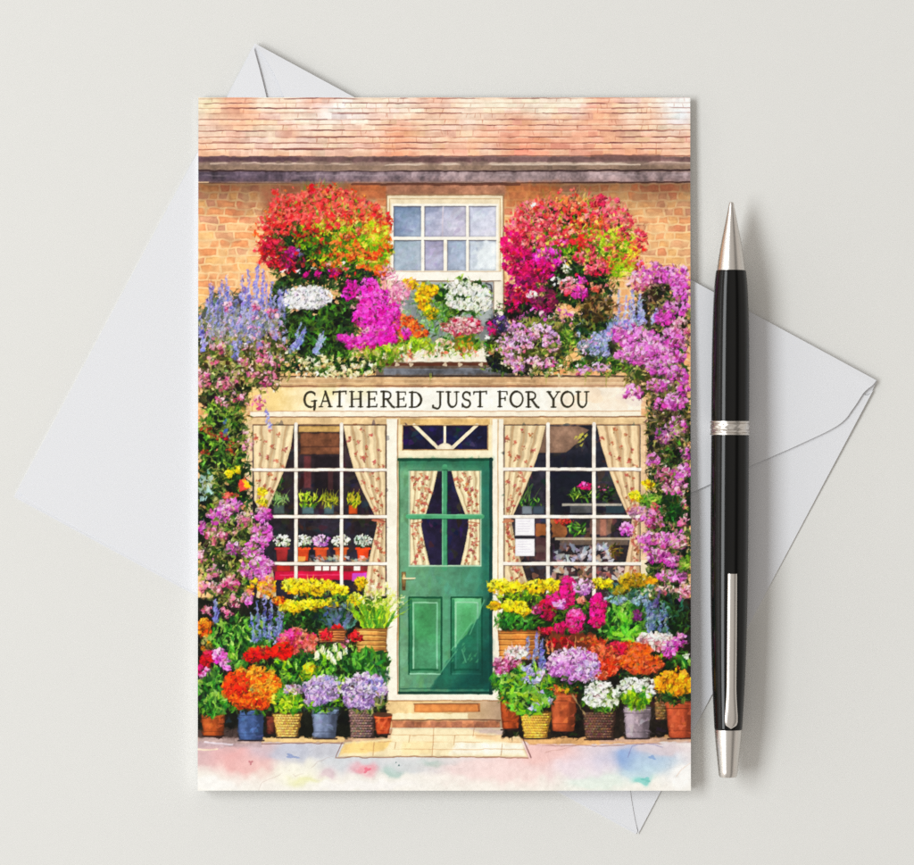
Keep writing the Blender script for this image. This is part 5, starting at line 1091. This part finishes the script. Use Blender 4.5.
# rounded spine joining the two leaves
bm = bmesh.new(); nseg = 8; prof = []
for y in (0.0, CH):
    zt = cz(0, y) - 0.00002; zb = 0.0013
    ringv = []
    for i in range(nseg + 1):
        a = math.pi / 2 + math.pi * i / nseg
        ringv.append(bm.verts.new((0.0003 + math.cos(a) * 0.0003, y, (zt + zb) / 2 + math.sin(a) * (zt - zb) / 2 * .98)))
    prof.append(ringv)
for i in range(nseg): bm.faces.new((prof[0][i], prof[0][i + 1], prof[1][i + 1], prof[1][i]))
bm.faces.new(prof[0]); bm.faces.new(list(reversed(prof[1])))
bm_obj("card_fold", bm, card_mat, card)

lin = np.where(C <= .04045, C / 12.92, ((C + .055) / 1.055) ** 2.4).astype(np.float32) / WHITE_E
lin = np.clip(lin, 0.003, .97)
vx = (np.arange(NX) / (NX - 1) * CW).astype(np.float32); vy = (CH - np.arange(NY) / (NY - 1) * CH).astype(np.float32)
VX, VY = np.meshgrid(vx, vy); VZ = (CZ0 + TX * VX + TY * (CH - VY)).astype(np.float32)
VERT = np.stack([VX, VY, VZ], -1).reshape(-1, 3); LIN = lin.reshape(-1, 3)
fid = ID[:-1, :-1]
J, I = np.meshgrid(np.arange(NY - 1), np.arange(NX - 1), indexing='ij')
q0 = (J * NX + I); quads = np.stack([q0 + NX, q0 + NX + 1, q0 + 1, q0], -1)
made = {}
def grid_part(name, q, parent):
    uq, inv = np.unique(q.ravel(), return_inverse=True)
    me = bpy.data.meshes.new(name); nf = len(q)
    me.vertices.add(len(uq)); me.vertices.foreach_set("co", VERT[uq].ravel())
    me.loops.add(nf * 4); me.loops.foreach_set("vertex_index", inv.astype(np.int32).ravel())
    me.polygons.add(nf); me.polygons.foreach_set("loop_start", np.arange(0, nf * 4, 4, dtype=np.int32))
    me.update(calc_edges=True)
    ca = me.color_attributes.new("pigment", 'FLOAT_COLOR', 'POINT')
    rgba = np.ones((len(uq), 4), np.float32); rgba[:, :3] = LIN[uq]; ca.data.foreach_set("color", rgba.ravel())
    me.materials.append(pm)
    o = bpy.data.objects.new(name, me); COL.objects.link(o); o.parent = parent
    return o
small = [i for i in range(len(PARTS)) if 0 < (fid == i).sum() < 60]
for i in small: fid = np.where(fid == i, ID[min(NY - 2, 5), 5] * 0 + [p[0] for p in PARTS].index("painted_plant_bed"), fid)
for i, (name, par) in enumerate(PARTS):
    m = fid == i
    if not m.any(): continue
    if par is not None and par not in made: par = None
    made[i] = grid_part(name, quads[m], made[par] if par is not None else card)

# ---------------------------------------------------------------- pen
def simple(name, col, rough, metal=0.0, coat=0.0, noise_s=None, var=.1, spec=.5):
    m, nt, b = new_mat(name)
    b.inputs['Base Color'].default_value = tuple(col) + (1,); b.inputs['Roughness'].default_value = rough; b.inputs['Metallic'].default_value = metal
    b.inputs['Specular IOR Level'].default_value = spec
    if coat: b.inputs['Coat Weight'].default_value = coat; b.inputs['Coat Roughness'].default_value = .04
    tc = nt.nodes.new('ShaderNodeTexCoord'); mp = nt.nodes.new('ShaderNodeMapping'); mp.inputs['Scale'].default_value = (1, .06, 1)
    n = nt.nodes.new('ShaderNodeTexNoise'); n.inputs['Scale'].default_value = noise_s or 3000; n.inputs['Detail'].default_value = 4
    rr = nt.nodes.new('ShaderNodeMapRange'); rr.inputs[3].default_value = rough * (1 - var); rr.inputs[4].default_value = rough * (1 + var)
    nt.links.new(tc.outputs['Object'], mp.inputs[0]); nt.links.new(mp.outputs[0], n.inputs['Vector']); nt.links.new(n.outputs['Fac'], rr.inputs[0]); nt.links.new(rr.outputs[0], b.inputs['Roughness'])
    return m
lacquer = simple("black_lacquer", (0.003, 0.003, 0.003), .12, var=.1, spec=.28)
chrome = simple("brushed_chrome", (0.66, 0.625, 0.59), .30, 1.0, var=.15)
chrome_dark = simple("dark_metal", (0.2, 0.18, 0.17), .3, 1.0)
TIPP, ENDP = (732.2, 203.0), (728.8, 777.0)
PENZ = 18.8 * K + 0.0016
pen = empty("ballpoint_pen", P(730.6, 490, 0), "glossy black ballpoint pen with silver tip, ring and clip lying right of the card", "pen")
axis = Vector((TIPP[0] - ENDP[0], -(TIPP[1] - ENDP[1]), 0)).normalized()
pen.rotation_euler = (0, 0, math.atan2(axis.y, axis.x) - math.pi / 2)
pen.location = P(730.0 + (730 - CX) * -0.0066, 432.5 - 0, PENZ)
def lathe(name, prof, mat, seg=72, cap=True):
    """prof: (photo y, radius px); axis along local Y"""
    bm = bmesh.new(); rings = []
    for (py, r) in prof:
        y = (432.5 - py) * K * (1 - PENZ / H_CAM); r = max(r, .01) * K
        rings.append([bm.verts.new((math.cos(2 * math.pi * i / seg) * r, y, math.sin(2 * math.pi * i / seg) * r)) for i in range(seg)])
    for a, b_ in zip(rings[:-1], rings[1:]):
        for i in range(seg): bm.faces.new((a[i], a[(i + 1) % seg], b_[(i + 1) % seg], b_[i]))
    if cap: bm.faces.new(rings[0]); bm.faces.new(rings[-1])
    o = bm_obj(name, bm, mat, pen, True)
    try: o.data.set_sharp_from_angle(angle=.6)
    except Exception: pass
    return o
def interp(keys, n):
    ys = [k[0] for k in keys]; rs = [k[1] for k in keys]
    P_ = catmull(keys, 12); return [(p[0], p[1]) for p in P_]
lathe("nib", [(202.0, 1.0), (202.4, 2.0), (203.6, 2.5), (207.5, 2.9), (207.6, 2.6), (209, 2.7)], chrome)
lathe("tip_cone", interp([(207.5, 3.1), (222, 6.0), (240, 9.6), (256, 12.3), (269.5, 14.1)], 30) + [(270.3, 14.1), (270.5, 13.7)], chrome)
lathe("barrel", [(270.3, 13.8), (270.6, 14.6)] + interp([(271.2, 15.0), (285, 16.4), (310, 17.7), (350, 18.6), (400, 18.9), (420.5, 18.9)], 40) + [(421, 18.4)], lacquer)
lathe("cap", [(435, 18.3), (435.4, 18.7)] + interp([(436, 18.8), (500, 18.9), (580, 18.6), (640, 17.6), (680, 16.4), (710, 14.9), (728.6, 13.9)], 50) + [(729.3, 13.4)], lacquer)
lathe("end_cap", [(729.2, 13.0), (729.6, 13.6), (731, 13.7), (750, 11.9), (772, 9.5), (775.5, 9.1), (777, 8.2), (777.3, 6.5)], chrome)
# ring: raised band with rims and an engraved weave
bm = bmesh.new(); seg = 144; rows_ = 22; rings = []
for j in range(rows_ + 1):
    v = j / rows_; py = 420.6 + v * 14.8
    ring_ = []
    for i in range(seg):
        th = 2 * math.pi * i / seg
        if v < .02 or v > .98: r = 18.8
        elif v < .16 or v > .84: r = 20.0
        elif .16 <= v < .22 or .78 < v <= .84 or (.62 < v < .67): r = 19.1
        else: r = 19.6 + (.38 * math.sin(th * 9 + v * 9) * math.cos(v * 26 - th * 2))
        r *= K; ring_.append(bm.verts.new((math.cos(th) * r, (432.5 - py) * K * (1 - PENZ / H_CAM), math.sin(th) * r)))
    rings.append(ring_)
for a, b_ in zip(rings[:-1], rings[1:]):
    for i in range(seg): bm.faces.new((a[i], a[(i + 1) % seg], b_[(i + 1) % seg], b_[i]))
ro = bm_obj("ring", bm, chrome, pen, True)
try: ro.data.set_sharp_from_angle(angle=.5)
except Exception: pass
# clip: a sprung metal strip standing off the cap, wider and rounded at its free end
bm = bmesh.new(); n = 48; secs = []
for j in range(n + 1):
    v = j / n; py = 573 + v * 154.5
    hw = 4.7 + .2 * math.sin(v * 3) + 1.7 * max(0, min(1, (v - .72) / .2)) ** 1.5
    e = (727.5 - py)
    if e < 7: hw *= math.sqrt(max(.02, 1 - ((7 - e) / 7) ** 2 * .98))
    rb = np.interp(py, [573, 640, 680, 710, 728], [18.7, 17.6, 16.4, 14.9, 13.9])
    top = rb + 3.6 - 1.6 * v + (1.2 * math.exp(-((v - .9) / .08) ** 2))
    if v < .015: top -= .5
    x0 = 1.6
    sec = []
    for q in range(17):
        a_ = math.radians(-78 + 156 * q / 16); sec.append(bm.verts.new(((x0 + hw * math.sin(a_) / math.sin(math.radians(78))) * K, (432.5 - py) * K * (1 - PENZ / H_CAM), (top - 2.0 + 2.3 * math.cos(a_)) * K)))
    for q in (1, 0, -1): sec.append(bm.verts.new(((x0 + hw * .96 * q) * K, (432.5 - py) * K * (1 - PENZ / H_CAM), (top - 2.4) * K)))
    secs.append(sec)
for a, b_ in zip(secs[:-1], secs[1:]):
    m_ = len(a)
    for i in range(m_): bm.faces.new((a[i], a[(i + 1) % m_], b_[(i + 1) % m_], b_[i]))
bm.faces.new(secs[0]); bm.faces.new(secs[-1])
for v_ in list(bm.verts): pass
cl = bm_obj("clip", bm, chrome, pen, True)
try: cl.data.set_sharp_from_angle(angle=1.2)
except Exception: pass
# the clip's root, a small bridge down into the cap
bm = bmesh.new(); bmesh.ops.create_cube(bm, size=1)
for v_ in bm.verts:
    v_.co = Vector(((1.6 + v_.co.x * 8.4) * K, (432.5 - 577 + v_.co.y * 6) * K * (1 - PENZ / H_CAM), (18.9 + v_.co.z * 4) * K))
bmesh.ops.bevel(bm, geom=bm.edges[:], offset=.6 * K, segments=2, affect='EDGES')
bm_obj("clip_bridge", bm, chrome, pen)
